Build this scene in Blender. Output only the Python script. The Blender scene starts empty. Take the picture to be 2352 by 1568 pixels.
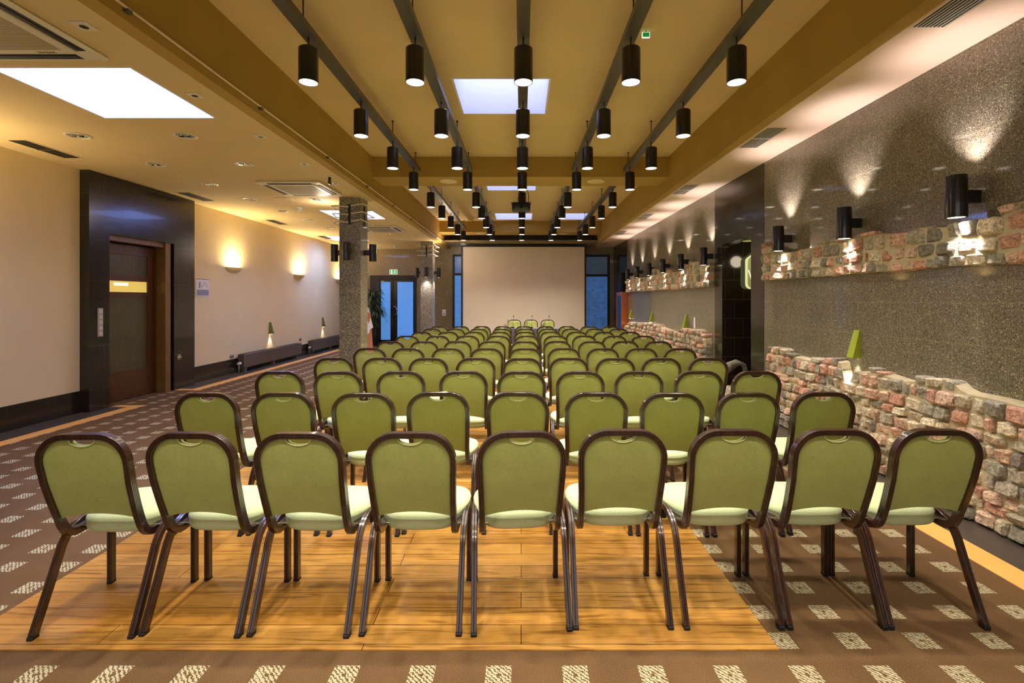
import bpy, math, random
from mathutils import Vector, Matrix, noise
from math import sin, cos, pi, sqrt, radians as R
random.seed(7)
S = bpy.context.scene
COL = S.collection
H = 1.55                     # eye height; photograph heights are measured from it
# ---------------------------------------------------------------- camera
cam = bpy.data.objects.new('camera', bpy.data.cameras.new('camera')); COL.objects.link(cam)
cam.location = (0, 0, H); cam.rotation_euler = (pi/2, 0, 0)
cam.data.sensor_width = 36; cam.data.lens = 36*1120/2352
cam.data.shift_x = -21/2352; cam.data.shift_y = -97/2352
cam.data.clip_start = 0.05; cam.data.clip_end = 100
S.camera = cam
# ---------------------------------------------------------------- world, exposure
W = bpy.data.worlds.new('world'); S.world = W; W.use_nodes = True
W.node_tree.nodes['Background'].inputs[0].default_value = (0.25, 0.45, 0.9, 1)
W.node_tree.nodes['Background'].inputs[1].default_value = 0.6
S.view_settings.view_transform = 'Standard'; S.view_settings.look = 'None'
S.view_settings.gamma = 1; S.view_settings.use_curve_mapping = False
S.view_settings.exposure = 0.58
S.cycles.use_denoising = True
S.cycles.max_bounces = 8; S.cycles.diffuse_bounces = 5; S.cycles.glossy_bounces = 4
S.cycles.sample_clamp_indirect = 4.0; S.cycles.sample_clamp_direct = 30.0
S.cycles.caustics_reflective = False; S.cycles.caustics_refractive = False
P_PENDANT = 90.0      # watts of every pendant
P_SKY = 24.0           # skylight panels
P_SCONCE = 27.0
P_UPDOWN = 34.0
P_DOWN = 13.0
P_BACKFILL = 42.0      # fill light added behind the camera, set in an unseen window

def light(name, kind, loc, power, color, parent=None, **kw):
    l = bpy.data.lights.new(name, kind); l.energy = power; l.color = color
    for k, v in kw.items(): setattr(l, k, v)
    o = bpy.data.objects.new(name, l); COL.objects.link(o); o.location = loc
    if parent: o.parent = parent
    return o
WARM = (1.0, 0.91, 0.76); WHITE = (1.0, 0.93, 0.84); AMBER = (1.0, 0.80, 0.48)
w = light('window_daylight', 'AREA', (-1.5, -3.85, 1.75), P_BACKFILL, (0.90, 0.95, 1.0), shape='RECTANGLE', size=7.0, size_y=2.3)  # added fill for the chair backs, no such source in view
w.rotation_euler = (R(90), 0, 0)

# ---------------------------------------------------------------- materials
def lin(c):
    return tuple(((v/255)/12.92 if v/255 <= .04045 else ((v/255+.055)/1.055)**2.4) for v in c) + (1,)
class NT:
    def __init__(s, name):
        s.m = bpy.data.materials.new(name); s.m.use_nodes = True; s.t = s.m.node_tree
        s.b = s.t.nodes['Principled BSDF']
    def n(s, ty, **kw):
        x = s.t.nodes.new(ty)
        for k, v in kw.items():
            if k.startswith('i_'): 
                key = k[2:].replace('_', ' ')
                x.inputs[int(key) if key.isdigit() else key].default_value = v
            else: setattr(x, k, v)
        return x
    def l(s, a, b): s.t.links.new(a, b)
    def obj(s): return s.n('ShaderNodeTexCoord').outputs['Object']
    def math(s, op, a, b=None):
        x = s.n('ShaderNodeMath', operation=op)
        for i, v in enumerate((a, b)):
            if v is None: continue
            if isinstance(v, (int, float)): x.inputs[i].default_value = v
            else: s.l(v, x.inputs[i])
        return x.outputs[0]
    def mix(s, f, a, b, blend='MIX'):
        x = s.n('ShaderNodeMix', data_type='RGBA', blend_type=blend)
        for i, v in ((0, f), (6, a), (7, b)):
            if isinstance(v, (int, float)): x.inputs[i].default_value = v
            elif isinstance(v, tuple): x.inputs[i].default_value = v
            else: s.l(v, x.inputs[i])
        return x.outputs[2]
    def ramp(s, f, *stops, mode='LINEAR'):
        x = s.n('ShaderNodeValToRGB'); x.color_ramp.interpolation = mode
        e = x.color_ramp.elements
        while len(e) < len(stops): e.new(.5)
        for i, (p, c) in enumerate(stops): e[i].position = p; e[i].color = c
        s.l(f, x.inputs[0]); return x.outputs[0]
    def bump(s, h, strength=.3, dist=.01):
        x = s.n('ShaderNodeBump'); x.inputs['Strength'].default_value = strength; x.inputs['Distance'].default_value = dist
        s.l(h, x.inputs['Height']); s.l(x.outputs[0], s.b.inputs['Normal'])
def plain(name, rgb, rough=.6, metal=0, coat=0, noise_amt=.0, scale=3.0, bump=0, bscale=60, spec=.5):
    t = NT(name); t.b.inputs['Roughness'].default_value = rough; t.b.inputs['Metallic'].default_value = metal
    t.b.inputs['Specular IOR Level'].default_value = spec
    if coat: t.b.inputs['Coat Weight'].default_value = coat; t.b.inputs['Coat Roughness'].default_value = .08
    c = lin(rgb)
    if noise_amt:
        nz = t.n('ShaderNodeTexNoise', i_Scale=scale, i_Detail=5.0); t.l(t.obj(), nz.inputs['Vector'])
        d = tuple(v*(1-noise_amt) for v in c[:3])+(1,); u = tuple(min(1, v*(1+noise_amt)) for v in c[:3])+(1,)
        t.l(t.ramp(nz.outputs['Fac'], (.3, d), (.7, u)), t.b.inputs['Base Color'])
    else: t.b.inputs['Base Color'].default_value = c
    if bump:
        nb = t.n('ShaderNodeTexNoise', i_Scale=bscale, i_Detail=4.0); t.l(t.obj(), nb.inputs['Vector']); t.bump(nb.outputs['Fac'], bump, .004)
    return t.m
def emis(name, rgb, strength, weave=0):
    t = NT(name); c = lin(rgb); t.b.inputs['Base Color'].default_value = c; t.b.inputs['Roughness'].default_value = .3
    t.b.inputs['Emission Strength'].default_value = strength; t.b.inputs['Emission Color'].default_value = c
    if weave:
        nz = t.n('ShaderNodeTexNoise', i_Scale=weave, i_Detail=3.0); t.l(t.obj(), nz.inputs['Vector'])
        t.l(t.ramp(nz.outputs['Fac'], (.3, tuple(v*.75 for v in c[:3])+(1,)), (.7, tuple(min(1, v*1.25) for v in c[:3])+(1,))), t.b.inputs['Emission Color'])
    return t.m

M = {}
M['ceil'] = plain('ceiling_paint', (214, 188, 134), .8, noise_amt=.04, scale=1.2)
M['ceil_mid'] = plain('ceiling_paint_mid', (213, 184, 130), .8, noise_amt=.05, scale=1.0)
M['beam'] = plain('mustard_paint', (170, 136, 58), .75, noise_amt=.05, scale=2.0)  # ceiling paint darkened towards mustard; shade of the unlit beams is painted in
M['ceil_r'] = plain('ceiling_paint_pale', (230, 204, 176), .75, noise_amt=.03, scale=1.0)  # pink glow of the wall uplights is painted into this ceiling colour
M['cream'] = plain('cream_plaster', (232, 210, 158), .8, noise_amt=.035, scale=1.6, bump=.15, bscale=25)
M['white'] = plain('white_paint', (235, 235, 240), .6)
M['shaft'] = plain('skylight_shaft_white', (225, 225, 238), .8)
M['black'] = plain('black_metal', (16, 15, 15), .28, coat=.4)
M['blackm'] = plain('matt_black', (14, 14, 14), .55)
M['rubber'] = plain('black_rubber', (10, 10, 10), .6)
M['track'] = plain('grey_track_metal', (92, 88, 72), .42, metal=.35)
M['chrome'] = plain('chrome', (210, 208, 200), .15, metal=1)
M['plastic'] = plain('ivory_plastic', (222, 212, 188), .4)
M['acgrey'] = plain('dark_louvre', (38, 38, 34), .5)
M['silver'] = plain('silver_plastic', (175, 172, 162), .35, metal=.3)
M['strip'] = plain('yellow_border_tile', (232, 172, 92), .4, noise_amt=.05, scale=6)
M['radiator'] = plain('grey_brown_radiator', (98, 88, 72), .4, metal=.2)
M['green'] = plain('lime_green_metal', (150, 165, 45), .4)
M['darkgreen'] = plain('olive_green_metal', (105, 112, 40), .4)
M['projscreen'] = plain('projection_fabric', (232, 218, 196), .9, noise_amt=.02, scale=1.5)
M['tablecloth'] = plain('grey_tablecloth', (92, 86, 98), .85, noise_amt=.12, scale=5)
M['clothwhite'] = plain('white_cloth', (235, 228, 228), .85, noise_amt=.04)
M['clothorange'] = plain('terracotta_cloth', (196, 128, 92), .85, noise_amt=.08)
M['leaf'] = plain('dark_leaf', (42, 70, 26), .45, noise_amt=.3, scale=8)
M['paper'] = plain('white_paper', (228, 224, 220), .5)
M['ink'] = plain('grey_ink', (140, 138, 150), .6)
M['inkdark'] = plain('dark_ink', (70, 66, 60), .6)
M['exitgreen'] = emis('exit_sign_green', (20, 130, 55), .55)
M['exitwhite'] = emis('exit_sign_white', (225, 245, 225), .8)
M['lens'] = emis('lamp_lens', (255, 244, 220), 7.0)
M['bulb'] = emis('sconce_glow', (255, 222, 150), 5.0)
M['sky'] = emis('skylight_daylight', (158, 184, 255), P_SKY); M['sky_mid'] = emis('skylight_daylight_overcast', (215, 225, 255), 3.2)
M['bluepane'] = emis('blue_daylit_pane', (82, 138, 210), .52, weave=30)
M['bluepane2'] = emis('blue_daylit_blind', (58, 96, 150), .45, weave=8)
M['bluedim'] = emis('dim_blue_blind', (50, 66, 82), .32, weave=8)
M['slotglow'] = emis('lit_door_glass', (214, 184, 92), .55)
M['slottube'] = emis('lit_tube', (255, 240, 190), 1.6)
M['signface'] = emis('lit_sign_face', (150, 146, 84), .45)
M['signletter'] = emis('lit_sign_letter', (232, 222, 220), .75)
M['signrim'] = emis('lit_sign_rim', (206, 208, 150), .7)
M['cabwood'] = plain('orange_cabinet_wood', (176, 88, 24), .3, coat=.4, noise_amt=.15, scale=4)
M['glassdark'] = plain('dark_glass', (30, 40, 52), .05, spec=.8)
g = NT('clear_glass'); g.b.inputs['Transmission Weight'].default_value = 1; g.b.inputs['Roughness'].default_value = .02; g.b.inputs['IOR'].default_value = 1.3; M['glass'] = g.m

# terrazzo (granite) -------------------------------------------------------
def terrazzo(name, base, chip, dark, rough, axis='YZ', joint=(.41, .305), polished=.5, chips=.22, jc=(180, 165, 120)):
    t = NT(name); o = t.obj()
    v1 = t.n('ShaderNodeTexVoronoi', i_Scale=110.0); t.l(o, v1.inputs['Vector'])
    sep = t.n('ShaderNodeSeparateColor'); t.l(v1.outputs['Color'], sep.inputs[0])
    isl = t.math('LESS_THAN', v1.outputs['Distance'], .52)
    c1 = t.math('MULTIPLY', t.math('LESS_THAN', sep.outputs[0], chips), isl)
    c2 = t.math('MULTIPLY', t.math('GREATER_THAN', sep.outputs[0], .8), isl)
    nz = t.n('ShaderNodeTexNoise', i_Scale=2.2, i_Detail=4.0); t.l(o, nz.inputs['Vector'])
    b = lin(base); bb = t.ramp(nz.outputs['Fac'], (.3, tuple(v*.86 for v in b[:3])+(1,)), (.7, tuple(v*1.14 for v in b[:3])+(1,)))
    col = t.mix(c1, bb, lin(chip)); col = t.mix(c2, col, lin(dark))
    sx = t.n('ShaderNodeSeparateXYZ'); t.l(o, sx.inputs[0]); cx = t.n('ShaderNodeCombineXYZ')
    t.l(sx.outputs[{'X': 0, 'Y': 1}[axis[0]]], cx.inputs[0]); t.l(sx.outputs[2], cx.inputs[1])
    br = t.n('ShaderNodeTexBrick', offset=.5); t.l(cx.outputs[0], br.inputs['Vector'])
    br.inputs['Scale'].default_value = 1; br.inputs['Brick Width'].default_value = joint[0]; br.inputs['Row Height'].default_value = joint[1]
    br.inputs['Mortar Size'].default_value = .0025; br.inputs['Mortar Smooth'].default_value = .1
    col = t.mix(t.math('MULTIPLY', br.outputs['Fac'], .4), col, lin(jc))
    t.l(col, t.b.inputs['Base Color']); t.b.inputs['Roughness'].default_value = rough
    t.b.inputs['Coat Weight'].default_value = polished; t.b.inputs['Coat Roughness'].default_value = .05
    return t.m
M['terr_r'] = terrazzo('speckled_terrazzo_yz', (114, 106, 86), (204, 196, 162), (54, 50, 42), .28, 'YZ', chips=.26)
M['terr_x'] = terrazzo('speckled_terrazzo_xz', (128, 114, 80), (176, 162, 118), (56, 50, 36), .35, 'XZ', (.42, .42), .3, jc=(60, 54, 40))
M['terr_c'] = terrazzo('speckled_column', (112, 106, 88), (206, 198, 170), (48, 46, 40), .35, 'XZ', (9, .42), .3, .3)
M['dark_yz'] = terrazzo('polished_dark_stone_yz', (40, 33, 25), (45, 38, 28), (34, 28, 22), .22, 'YZ', (.6, .3), .2, jc=(90, 78, 58))
M['dark_xz'] = terrazzo('polished_dark_stone_xz', (44, 37, 26), (50, 43, 31), (36, 30, 22), .12, 'XZ', (.3, .31), .8, jc=(140, 128, 92))
M['floordark'] = plain('dark_floor_tile', (72, 64, 56), .35, noise_amt=.15, scale=8)

# carpet --------------------------------------------------------------------
def carpet():
    t = NT('brown_patterned_carpet'); o = t.obj()
    s = t.n('ShaderNodeSeparateXYZ'); t.l(o, s.inputs[0])
    def cell(v, phase, pitch):
        a = t.math('ADD', v, -phase+pitch*200.5); a = t.math('DIVIDE', a, pitch); a = t.math('FRACT', a)
        return t.math('MULTIPLY', t.math('SUBTRACT', a, .5), pitch)
    x = cell(s.outputs[0], .225, .3188); y = cell(s.outputs[1], 2.012, .2036)
    inx = t.math('LESS_THAN', t.math('ABSOLUTE', x), .0535); iny = t.math('LESS_THAN', t.math('ABSOLUTE', y), .0525)
    sq = t.math('MULTIPLY', inx, iny)
    wv = t.n('ShaderNodeTexWave', wave_type='BANDS', bands_direction='DIAGONAL', i_Scale=30.0, i_Distortion=4.5); t.l(o, wv.inputs['Vector'])
    wv.inputs['Detail'].default_value = 1.0; wv.inputs['Detail Scale'].default_value = 2.5
    hatch = t.math('GREATER_THAN', wv.outputs['Fac'], .33)
    dd = t.math('SQRT', t.math('ADD', t.math('MULTIPLY', x, x), t.math('MULTIPLY', y, y)))
    sq = t.math('MULTIPLY', t.math('MULTIPLY', sq, hatch), t.math('GREATER_THAN', dd, .009))
    nz = t.n('ShaderNodeTexNoise', i_Scale=1.6, i_Detail=3.0); t.l(o, nz.inputs['Vector'])
    n2 = t.n('ShaderNodeTexNoise', i_Scale=260.0, i_Detail=2.0); t.l(o, n2.inputs['Vector'])
    base = t.ramp(nz.outputs['Fac'], (.35, lin((88, 66, 42))), (.65, lin((104, 80, 54))))
    base = t.mix(.5, base, t.ramp(n2.outputs['Fac'], (.3, lin((58, 40, 24))), (.7, lin((128, 98, 66)))))
    col = t.mix(sq, base, lin((172, 164, 134)))
    t.l(col, t.b.inputs['Base Color']); t.b.inputs['Roughness'].default_value = .95; t.b.inputs['Specular IOR Level'].default_value = .1
    t.bump(n2.outputs['Fac'], .4, .004)
    return t.m
M['carpet'] = carpet()
def woodfloor():
    t = NT('oak_plank_floor'); o = t.obj()
    br = t.n('ShaderNodeTexBrick', offset=.37); t.l(o, br.inputs['Vector'])
    for k, v in (('Scale', 1), ('Brick Width', 1.9), ('Row Height', .1285), ('Mortar Size', .002), ('Mortar Smooth', .1), ('Bias', 0)): br.inputs[k].default_value = v
    br.inputs['Color1'].default_value = lin((200, 150, 76)); br.inputs['Color2'].default_value = lin((174, 122, 52)); br.inputs['Mortar'].default_value = lin((70, 42, 14))
    mp = t.n('ShaderNodeMapping'); mp.inputs['Scale'].default_value = (1.1, 16, 1); t.l(o, mp.inputs[0])
    nz = t.n('ShaderNodeTexNoise', i_Scale=2.0, i_Detail=7.0, i_Distortion=1.6); t.l(mp.outputs[0], nz.inputs['Vector'])
    grain = t.ramp(nz.outputs['Fac'], (.34, (.34, .24, .14, 1)), (.46, (.85, .82, .76, 1)), (.62, (1, 1, 1, 1)))
    nl = t.n('ShaderNodeTexNoise', i_Scale=1.3, i_Detail=3.0); t.l(o, nl.inputs['Vector'])
    col = t.mix(.75, br.outputs['Color'], grain, 'MULTIPLY')
    col = t.mix(1.0, col, t.ramp(nl.outputs['Fac'], (.3, (.82, .78, .68, 1)), (.7, (1.05, 1.05, 1.05, 1))), 'MULTIPLY')
    t.l(col, t.b.inputs['Base Color']); t.b.inputs['Roughness'].default_value = .3
    t.b.inputs['Coat Weight'].default_value = .25; t.b.inputs['Coat Roughness'].default_value = .15
    t.bump(br.outputs['Fac'], -.3, .002)
    return t.m
M['woodfloor'] = woodfloor()
def fabric(name, c1, c2):
    t = NT(name); o = t.obj()
    n1 = t.n('ShaderNodeTexNoise', i_Scale=7.0, i_Detail=4.0); t.l(o, n1.inputs['Vector'])
    n2 = t.n('ShaderNodeTexNoise', i_Scale=420.0, i_Detail=2.0); t.l(o, n2.inputs['Vector'])
    col = t.ramp(n1.outputs['Fac'], (.3, lin(c1)), (.7, lin(c2)))
    col = t.mix(.35, col, t.ramp(n2.outputs['Fac'], (.35, tuple(v*.6 for v in lin(c1)[:3])+(1,)), (.65, tuple(v*1.35 for v in lin(c2)[:3])+(1,))))
    t.l(col, t.b.inputs['Base Color']); t.b.inputs['Roughness'].default_value = .9; t.b.inputs['Specular IOR Level'].default_value = .15
    t.b.inputs['Sheen Weight'].default_value = .25; t.b.inputs['Sheen Roughness'].default_value = .4
    t.bump(n2.outputs['Fac'], .25, .002)
    return t.m
M['fabback'] = fabric('olive_green_back_fabric', (146, 150, 82), (160, 164, 94))
M['fabseat'] = fabric('pale_green_seat_fabric', (186, 196, 150), (196, 206, 164))  # paler than the backs: strong downlight on the seats is painted in
M['trimpale'] = plain('pale_green_grip', (196, 204, 140), .5)  # pale tone paints the light on the padding edge inside the grip
def brownframe():
    t = NT('red_brown_frame'); o = t.obj()
    mp = t.n('ShaderNodeMapping'); mp.inputs['Scale'].default_value = (60, 8, 8); t.l(o, mp.inputs[0])
    nz = t.n('ShaderNodeTexNoise', i_Scale=2.0, i_Detail=5.0); t.l(mp.outputs[0], nz.inputs['Vector'])
    t.l(t.ramp(nz.outputs['Fac'], (.35, lin((26, 10, 4))), (.65, lin((60, 27, 9)))), t.b.inputs['Base Color'])
    t.b.inputs['Roughness'].default_value = .38; t.b.inputs['Coat Weight'].default_value = .8; t.b.inputs['Coat Roughness'].default_value = .14
    return t.m
M['frame'] = brownframe()
def doorwood(name, a, b, scale=(2, 2, .35)):
    t = NT(name); mp = t.n('ShaderNodeMapping'); mp.inputs['Scale'].default_value = tuple(12*s for s in scale); t.l(t.obj(), mp.inputs[0])
    nz = t.n('ShaderNodeTexNoise', i_Scale=2.0, i_Detail=5.0, i_Distortion=.6); t.l(mp.outputs[0], nz.inputs['Vector'])
    t.l(t.ramp(nz.outputs['Fac'], (.3, lin(a)), (.7, lin(b))), t.b.inputs['Base Color']); t.b.inputs['Roughness'].default_value = .35
    t.b.inputs['Coat Weight'].default_value = .2
    return t.m
M['doorbrown'] = doorwood('dark_brown_wood', (74, 42, 20), (98, 58, 28))
M['dooroak'] = doorwood('lighter_oak_jamb', (112, 78, 34), (138, 100, 48))
M['doorgreen'] = doorwood('grey_green_veneer', (72, 66, 40), (90, 82, 52))
def stonemat():
    t = NT('rubble_stone'); o = t.obj()
    a = t.n('ShaderNodeAttribute', attribute_name='tint')
    n1 = t.n('ShaderNodeTexNoise', i_Scale=34.0, i_Detail=6.0); t.l(o, n1.inputs['Vector'])
    n2 = t.n('ShaderNodeTexVoronoi', i_Scale=120.0); t.l(o, n2.inputs['Vector'])
    col = t.mix(1.0, a.outputs['Color'], t.ramp(n1.outputs['Fac'], (.3, (.6, .6, .6, 1)), (.7, (1.3, 1.3, 1.3, 1))), 'MULTIPLY')
    s = t.n('ShaderNodeSeparateColor'); t.l(n2.outputs['Color'], s.inputs[0])
    col = t.mix(t.math('MULTIPLY', t.math('GREATER_THAN', s.outputs[0], .8), .45), col, lin((70, 62, 54)))
    t.l(col, t.b.inputs['Base Color']); t.b.inputs['Roughness'].default_value = .85; t.bump(n1.outputs['Fac'], 1.0, .014)
    return t.m
M['stone'] = stonemat()
M['mortar'] = plain('mortar', (188, 176, 142), .9, noise_amt=.12, scale=20, bump=.5, bscale=50)

# ---------------------------------------------------------------- mesh builder
class MB:
    def __init__(s): s.v = []; s.f = []; s.mi = []; s.tint = []; s.cur = 0; s.col = (1, 1, 1)
    def face(s, idx): s.f.append(idx); s.mi.append(s.cur); s.tint.append(s.col)
    def box(s, x0, x1, y0, y1, z0, z1):
        b = len(s.v); s.v += [(x, y, z) for z in (z0, z1) for y in (y0, y1) for x in (x0, x1)]
        for q in ((0, 2, 3, 1), (4, 5, 7, 6), (0, 1, 5, 4), (2, 6, 7, 3), (0, 4, 6, 2), (1, 3, 7, 5)): s.face(tuple(b+i for i in q))
        return s
    def bbox(s, x0, x1, y0, y1, z0, z1, r=.005):    # chamfered box
        b = len(s.v); xs, ys, zs = (x0, x1), (y0, y1), (z0, z1); idx = {}
        for i in (0, 1):
            for j in (0, 1):
                for k in (0, 1):
                    X, Y, Z = xs[i], ys[j], zs[k]; dx, dy, dz = (r if not i else -r), (r if not j else -r), (r if not k else -r)
                    for a, p in (('x', (X, Y+dy, Z+dz)), ('y', (X+dx, Y, Z+dz)), ('z', (X+dx, Y+dy, Z))):
                        idx[(i, j, k, a)] = len(s.v); s.v.append(p)
        for i in (0, 1):
            c = [idx[(i, j, k, 'x')] for j, k in ((0, 0), (1, 0), (1, 1), (0, 1))]; s.face(tuple(c if i else c[::-1]))
            c = [idx[(j, i, k, 'y')] for j, k in ((0, 0), (1, 0), (1, 1), (0, 1))]; s.face(tuple(c[::-1] if i else c))
            c = [idx[(j, k, i, 'z')] for j, k in ((0, 0), (1, 0), (1, 1), (0, 1))]; s.face(tuple(c if i else c[::-1]))
        for a, b_ in ((0, 0), (0, 1), (1, 0), (1, 1)):
            s.face((idx[(a, b_, 0, 'x')], idx[(a, b_, 1, 'x')], idx[(a, b_, 1, 'y')], idx[(a, b_, 0, 'y')]))
            s.face((idx[(a, 0, b_, 'x')], idx[(a, 1, b_, 'x')], idx[(a, 1, b_, 'z')], idx[(a, 0, b_, 'z')]))
            s.face((idx[(0, a, b_, 'y')], idx[(1, a, b_, 'y')], idx[(1, a, b_, 'z')], idx[(0, a, b_, 'z')]))
        for i in (0, 1):
            for j in (0, 1):
                for k in (0, 1): s.face((idx[(i, j, k, 'x')], idx[(i, j, k, 'y')], idx[(i, j, k, 'z')]))
        return s
    def lathe(s, prof, c=(0, 0, 0), n=24, capb=False, capt=False, axis='Z'):
        b = len(s.v)
        for r, h in prof:
            for k in range(n):
                a = 2*pi*k/n; p = (r*cos(a), r*sin(a), h)
                if axis == 'X': p = (h, r*cos(a), r*sin(a))
                if axis == 'Y': p = (r*sin(a), h, r*cos(a))
                s.v.append((p[0]+c[0], p[1]+c[1], p[2]+c[2]))
        for i in range(len(prof)-1):
            for k in range(n):
                k2 = (k+1) % n; s.face((b+i*n+k, b+i*n+k2, b+(i+1)*n+k2, b+(i+1)*n+k))
        if capb: s.face(tuple(b+k for k in range(n))[::-1])
        if capt: s.face(tuple(b+(len(prof)-1)*n+k for k in range(n)))
        return s
    def cyl(s, c, r, h, n=20, axis='Z'):
        return s.lathe([(r, 0), (r, h)], c, n, True, True, axis)
    def tube(s, pts, r, n=8, closed=False):
        pts = [Vector(p) for p in pts]; b = len(s.v); m = len(pts); up = None
        for i, p in enumerate(pts):
            if closed: t = pts[(i+1) % m]-pts[i-1]
            else: t = pts[min(i+1, m-1)]-pts[max(i-1, 0)]
            t.normalize()
            if up is None: up = t.orthogonal().normalized()
            up = (up - t*up.dot(t)); up = up.normalized() if up.length > 1e-5 else t.orthogonal().normalized()
            q = t.cross(up); rr = r[i] if isinstance(r, (list, tuple)) else r
            for k in range(n):
                a = 2*pi*k/n; s.v.append(tuple(p+(up*cos(a)+q*sin(a))*rr))
        for i in range(m if closed else m-1):
            j = (i+1) % m
            for k in range(n):
                k2 = (k+1) % n; s.face((b+i*n+k, b+i*n+k2, b+j*n+k2, b+j*n+k))
        if not closed: s.face(tuple(b+k for k in range(n))[::-1]); s.face(tuple(b+(m-1)*n+k for k in range(n)))
        return s
    def sweep(s, pts, Ns, prof):
        """profile (n, b) points swept along pts; Ns outward normals per point"""
        b = len(s.v); m = len(pts); L = len(prof)
        for i, p in enumerate(pts):
            t = (pts[min(i+1, m-1)]-pts[max(i-1, 0)]).normalized(); N = Ns[i]-t*Ns[i].dot(t); N.normalize(); B = t.cross(N)
            for a, c in prof: s.v.append(tuple(p+N*a+B*c))
        for i in range(m-1):
            for k in range(L):
                k2 = (k+1) % L; s.face((b+i*L+k, b+(i+1)*L+k, b+(i+1)*L+k2, b+i*L+k2))
        s.face(tuple(b+k for k in range(L))); s.face(tuple(b+(m-1)*L+k for k in range(L))[::-1])
        return s
    def grid(s, fn, nu, nv, closeu=False):
        b = len(s.v)
        for i in range(nu+1):
            for j in range(nv+1): s.v.append(tuple(fn(i/nu, j/nv)))
        for i in range(nu):
            for j in range(nv): s.face((b+i*(nv+1)+j, b+(i+1)*(nv+1)+j, b+(i+1)*(nv+1)+j+1, b+i*(nv+1)+j+1))
        return s
    def mesh(s, name, mats, smooth=None, tint=False):
        me = bpy.data.meshes.new(name); me.from_pydata(s.v, [], s.f)
        for m in (mats if isinstance(mats, (list, tuple)) else [mats]): me.materials.append(m)
        me.polygons.foreach_set('material_index', s.mi)
        if smooth is not None:
            me.polygons.foreach_set('use_smooth', [True]*len(s.f)); me.update(); me.set_sharp_from_angle(angle=R(smooth))
        if tint:
            ca = me.color_attributes.new('tint', 'FLOAT_COLOR', 'CORNER'); buf = []
            for p, c in zip(me.polygons, s.tint): buf += list(c[:3])+[1.0] if p.loop_total == 1 else (list(c[:3])+[1.0])*p.loop_total
            ca.data.foreach_set('color', buf)
        me.update(); return me
    def build(s, name, mats, parent=None, smooth=None, loc=None, tint=False):
        o = bpy.data.objects.new(name, s.mesh(name, mats, smooth, tint)); COL.objects.link(o)
        if parent: o.parent = parent
        if loc: o.location = loc
        return o
def fixnormals(o):
    import bmesh
    bm = bmesh.new(); bm.from_mesh(o.data); bmesh.ops.recalc_face_normals(bm, faces=bm.faces); bm.to_mesh(o.data); bm.free()
def struct(o, label=None):
    o['kind'] = 'structure'
    if label: o['label'] = label
    return o
def tag(o, label, cat, group=None):
    o['label'] = label; o['category'] = cat
    if group: o['group'] = group
    return o
def empty(name, loc, label=None, cat=None, group=None, rz=0):
    o = bpy.data.objects.new(name, None); COL.objects.link(o); o.location = loc; o.rotation_euler = (0, 0, rz); o.empty_display_size = .1
    if label: tag(o, label, cat, group)
    return o
def copy_tree(o, parent=None):
    c = o.copy(); COL.objects.link(c); c.parent = parent
    for ch in list(o.children): copy_tree(ch, c)
    return c
def text(name, body, size, mat, parent, loc, rot, ext=.002, align='CENTER', width=None):
    cu = bpy.data.curves.new(name, 'FONT'); cu.body = body; cu.size = size; cu.extrude = ext; cu.align_x = align; cu.align_y = 'CENTER'
    t_ = bpy.data.objects.new(name, cu); COL.objects.link(t_); bpy.context.view_layer.update()
    me = bpy.data.meshes.new_from_object(t_.evaluated_get(bpy.context.evaluated_depsgraph_get())); bpy.data.objects.remove(t_)
    me.materials.clear(); me.materials.append(mat)
    if width:
        xs = [v.co.x for v in me.vertices]; k_ = width/(max(xs)-min(xs))
        for v in me.vertices: v.co.x *= k_
    o = bpy.data.objects.new(name, me); COL.objects.link(o); o.parent = parent; o.location = loc; o.rotation_euler = rot
    return o
ORD = ['first', 'second', 'third', 'fourth', 'fifth', 'sixth', 'seventh', 'eighth', 'ninth', 'tenth', 'eleventh']
def nth(i, what): return (what if i == 0 else ORD[i]+' '+what)

# ---------------------------------------------------------------- dimensions
CL, CR, CM, CB = H+1.77, H+1.83, H+2.40, H+2.06     # left, right, middle ceilings and cross beam undersides
XL, XR = -6.03, 3.26; BL, BR = -2.51, 2.48; YE = 17.2; YB = -4.0

def slab(name, mat, ax, x0, x1, y0, y1, t0, t1, holes=()):
    """box slab with rectangular holes. ax='Z': horizontal (x,y), 'Y': wall across (x,z), 'X': wall along (y,z)"""
    xs = sorted({x0, x1}.union(*[{h[0], h[1]} for h in holes]) if holes else {x0, x1}); ys = sorted({y0, y1}.union(*[{h[2], h[3]} for h in holes]) if holes else {y0, y1})
    m = MB()
    for i in range(len(xs)-1):
        for j in range(len(ys)-1):
            cx, cy = (xs[i]+xs[i+1])/2, (ys[j]+ys[j+1])/2
            if any(h[0] < cx < h[1] and h[2] < cy < h[3] for h in holes): continue
            a, b, c, d = xs[i], xs[i+1], ys[j], ys[j+1]
            if ax == 'Z': m.box(a, b, c, d, t0, t1)
            elif ax == 'Y': m.box(a, b, t0, t1, c, d)
            else: m.box(t0, t1, a, b, c, d)
    return m.build(name, mat)

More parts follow.
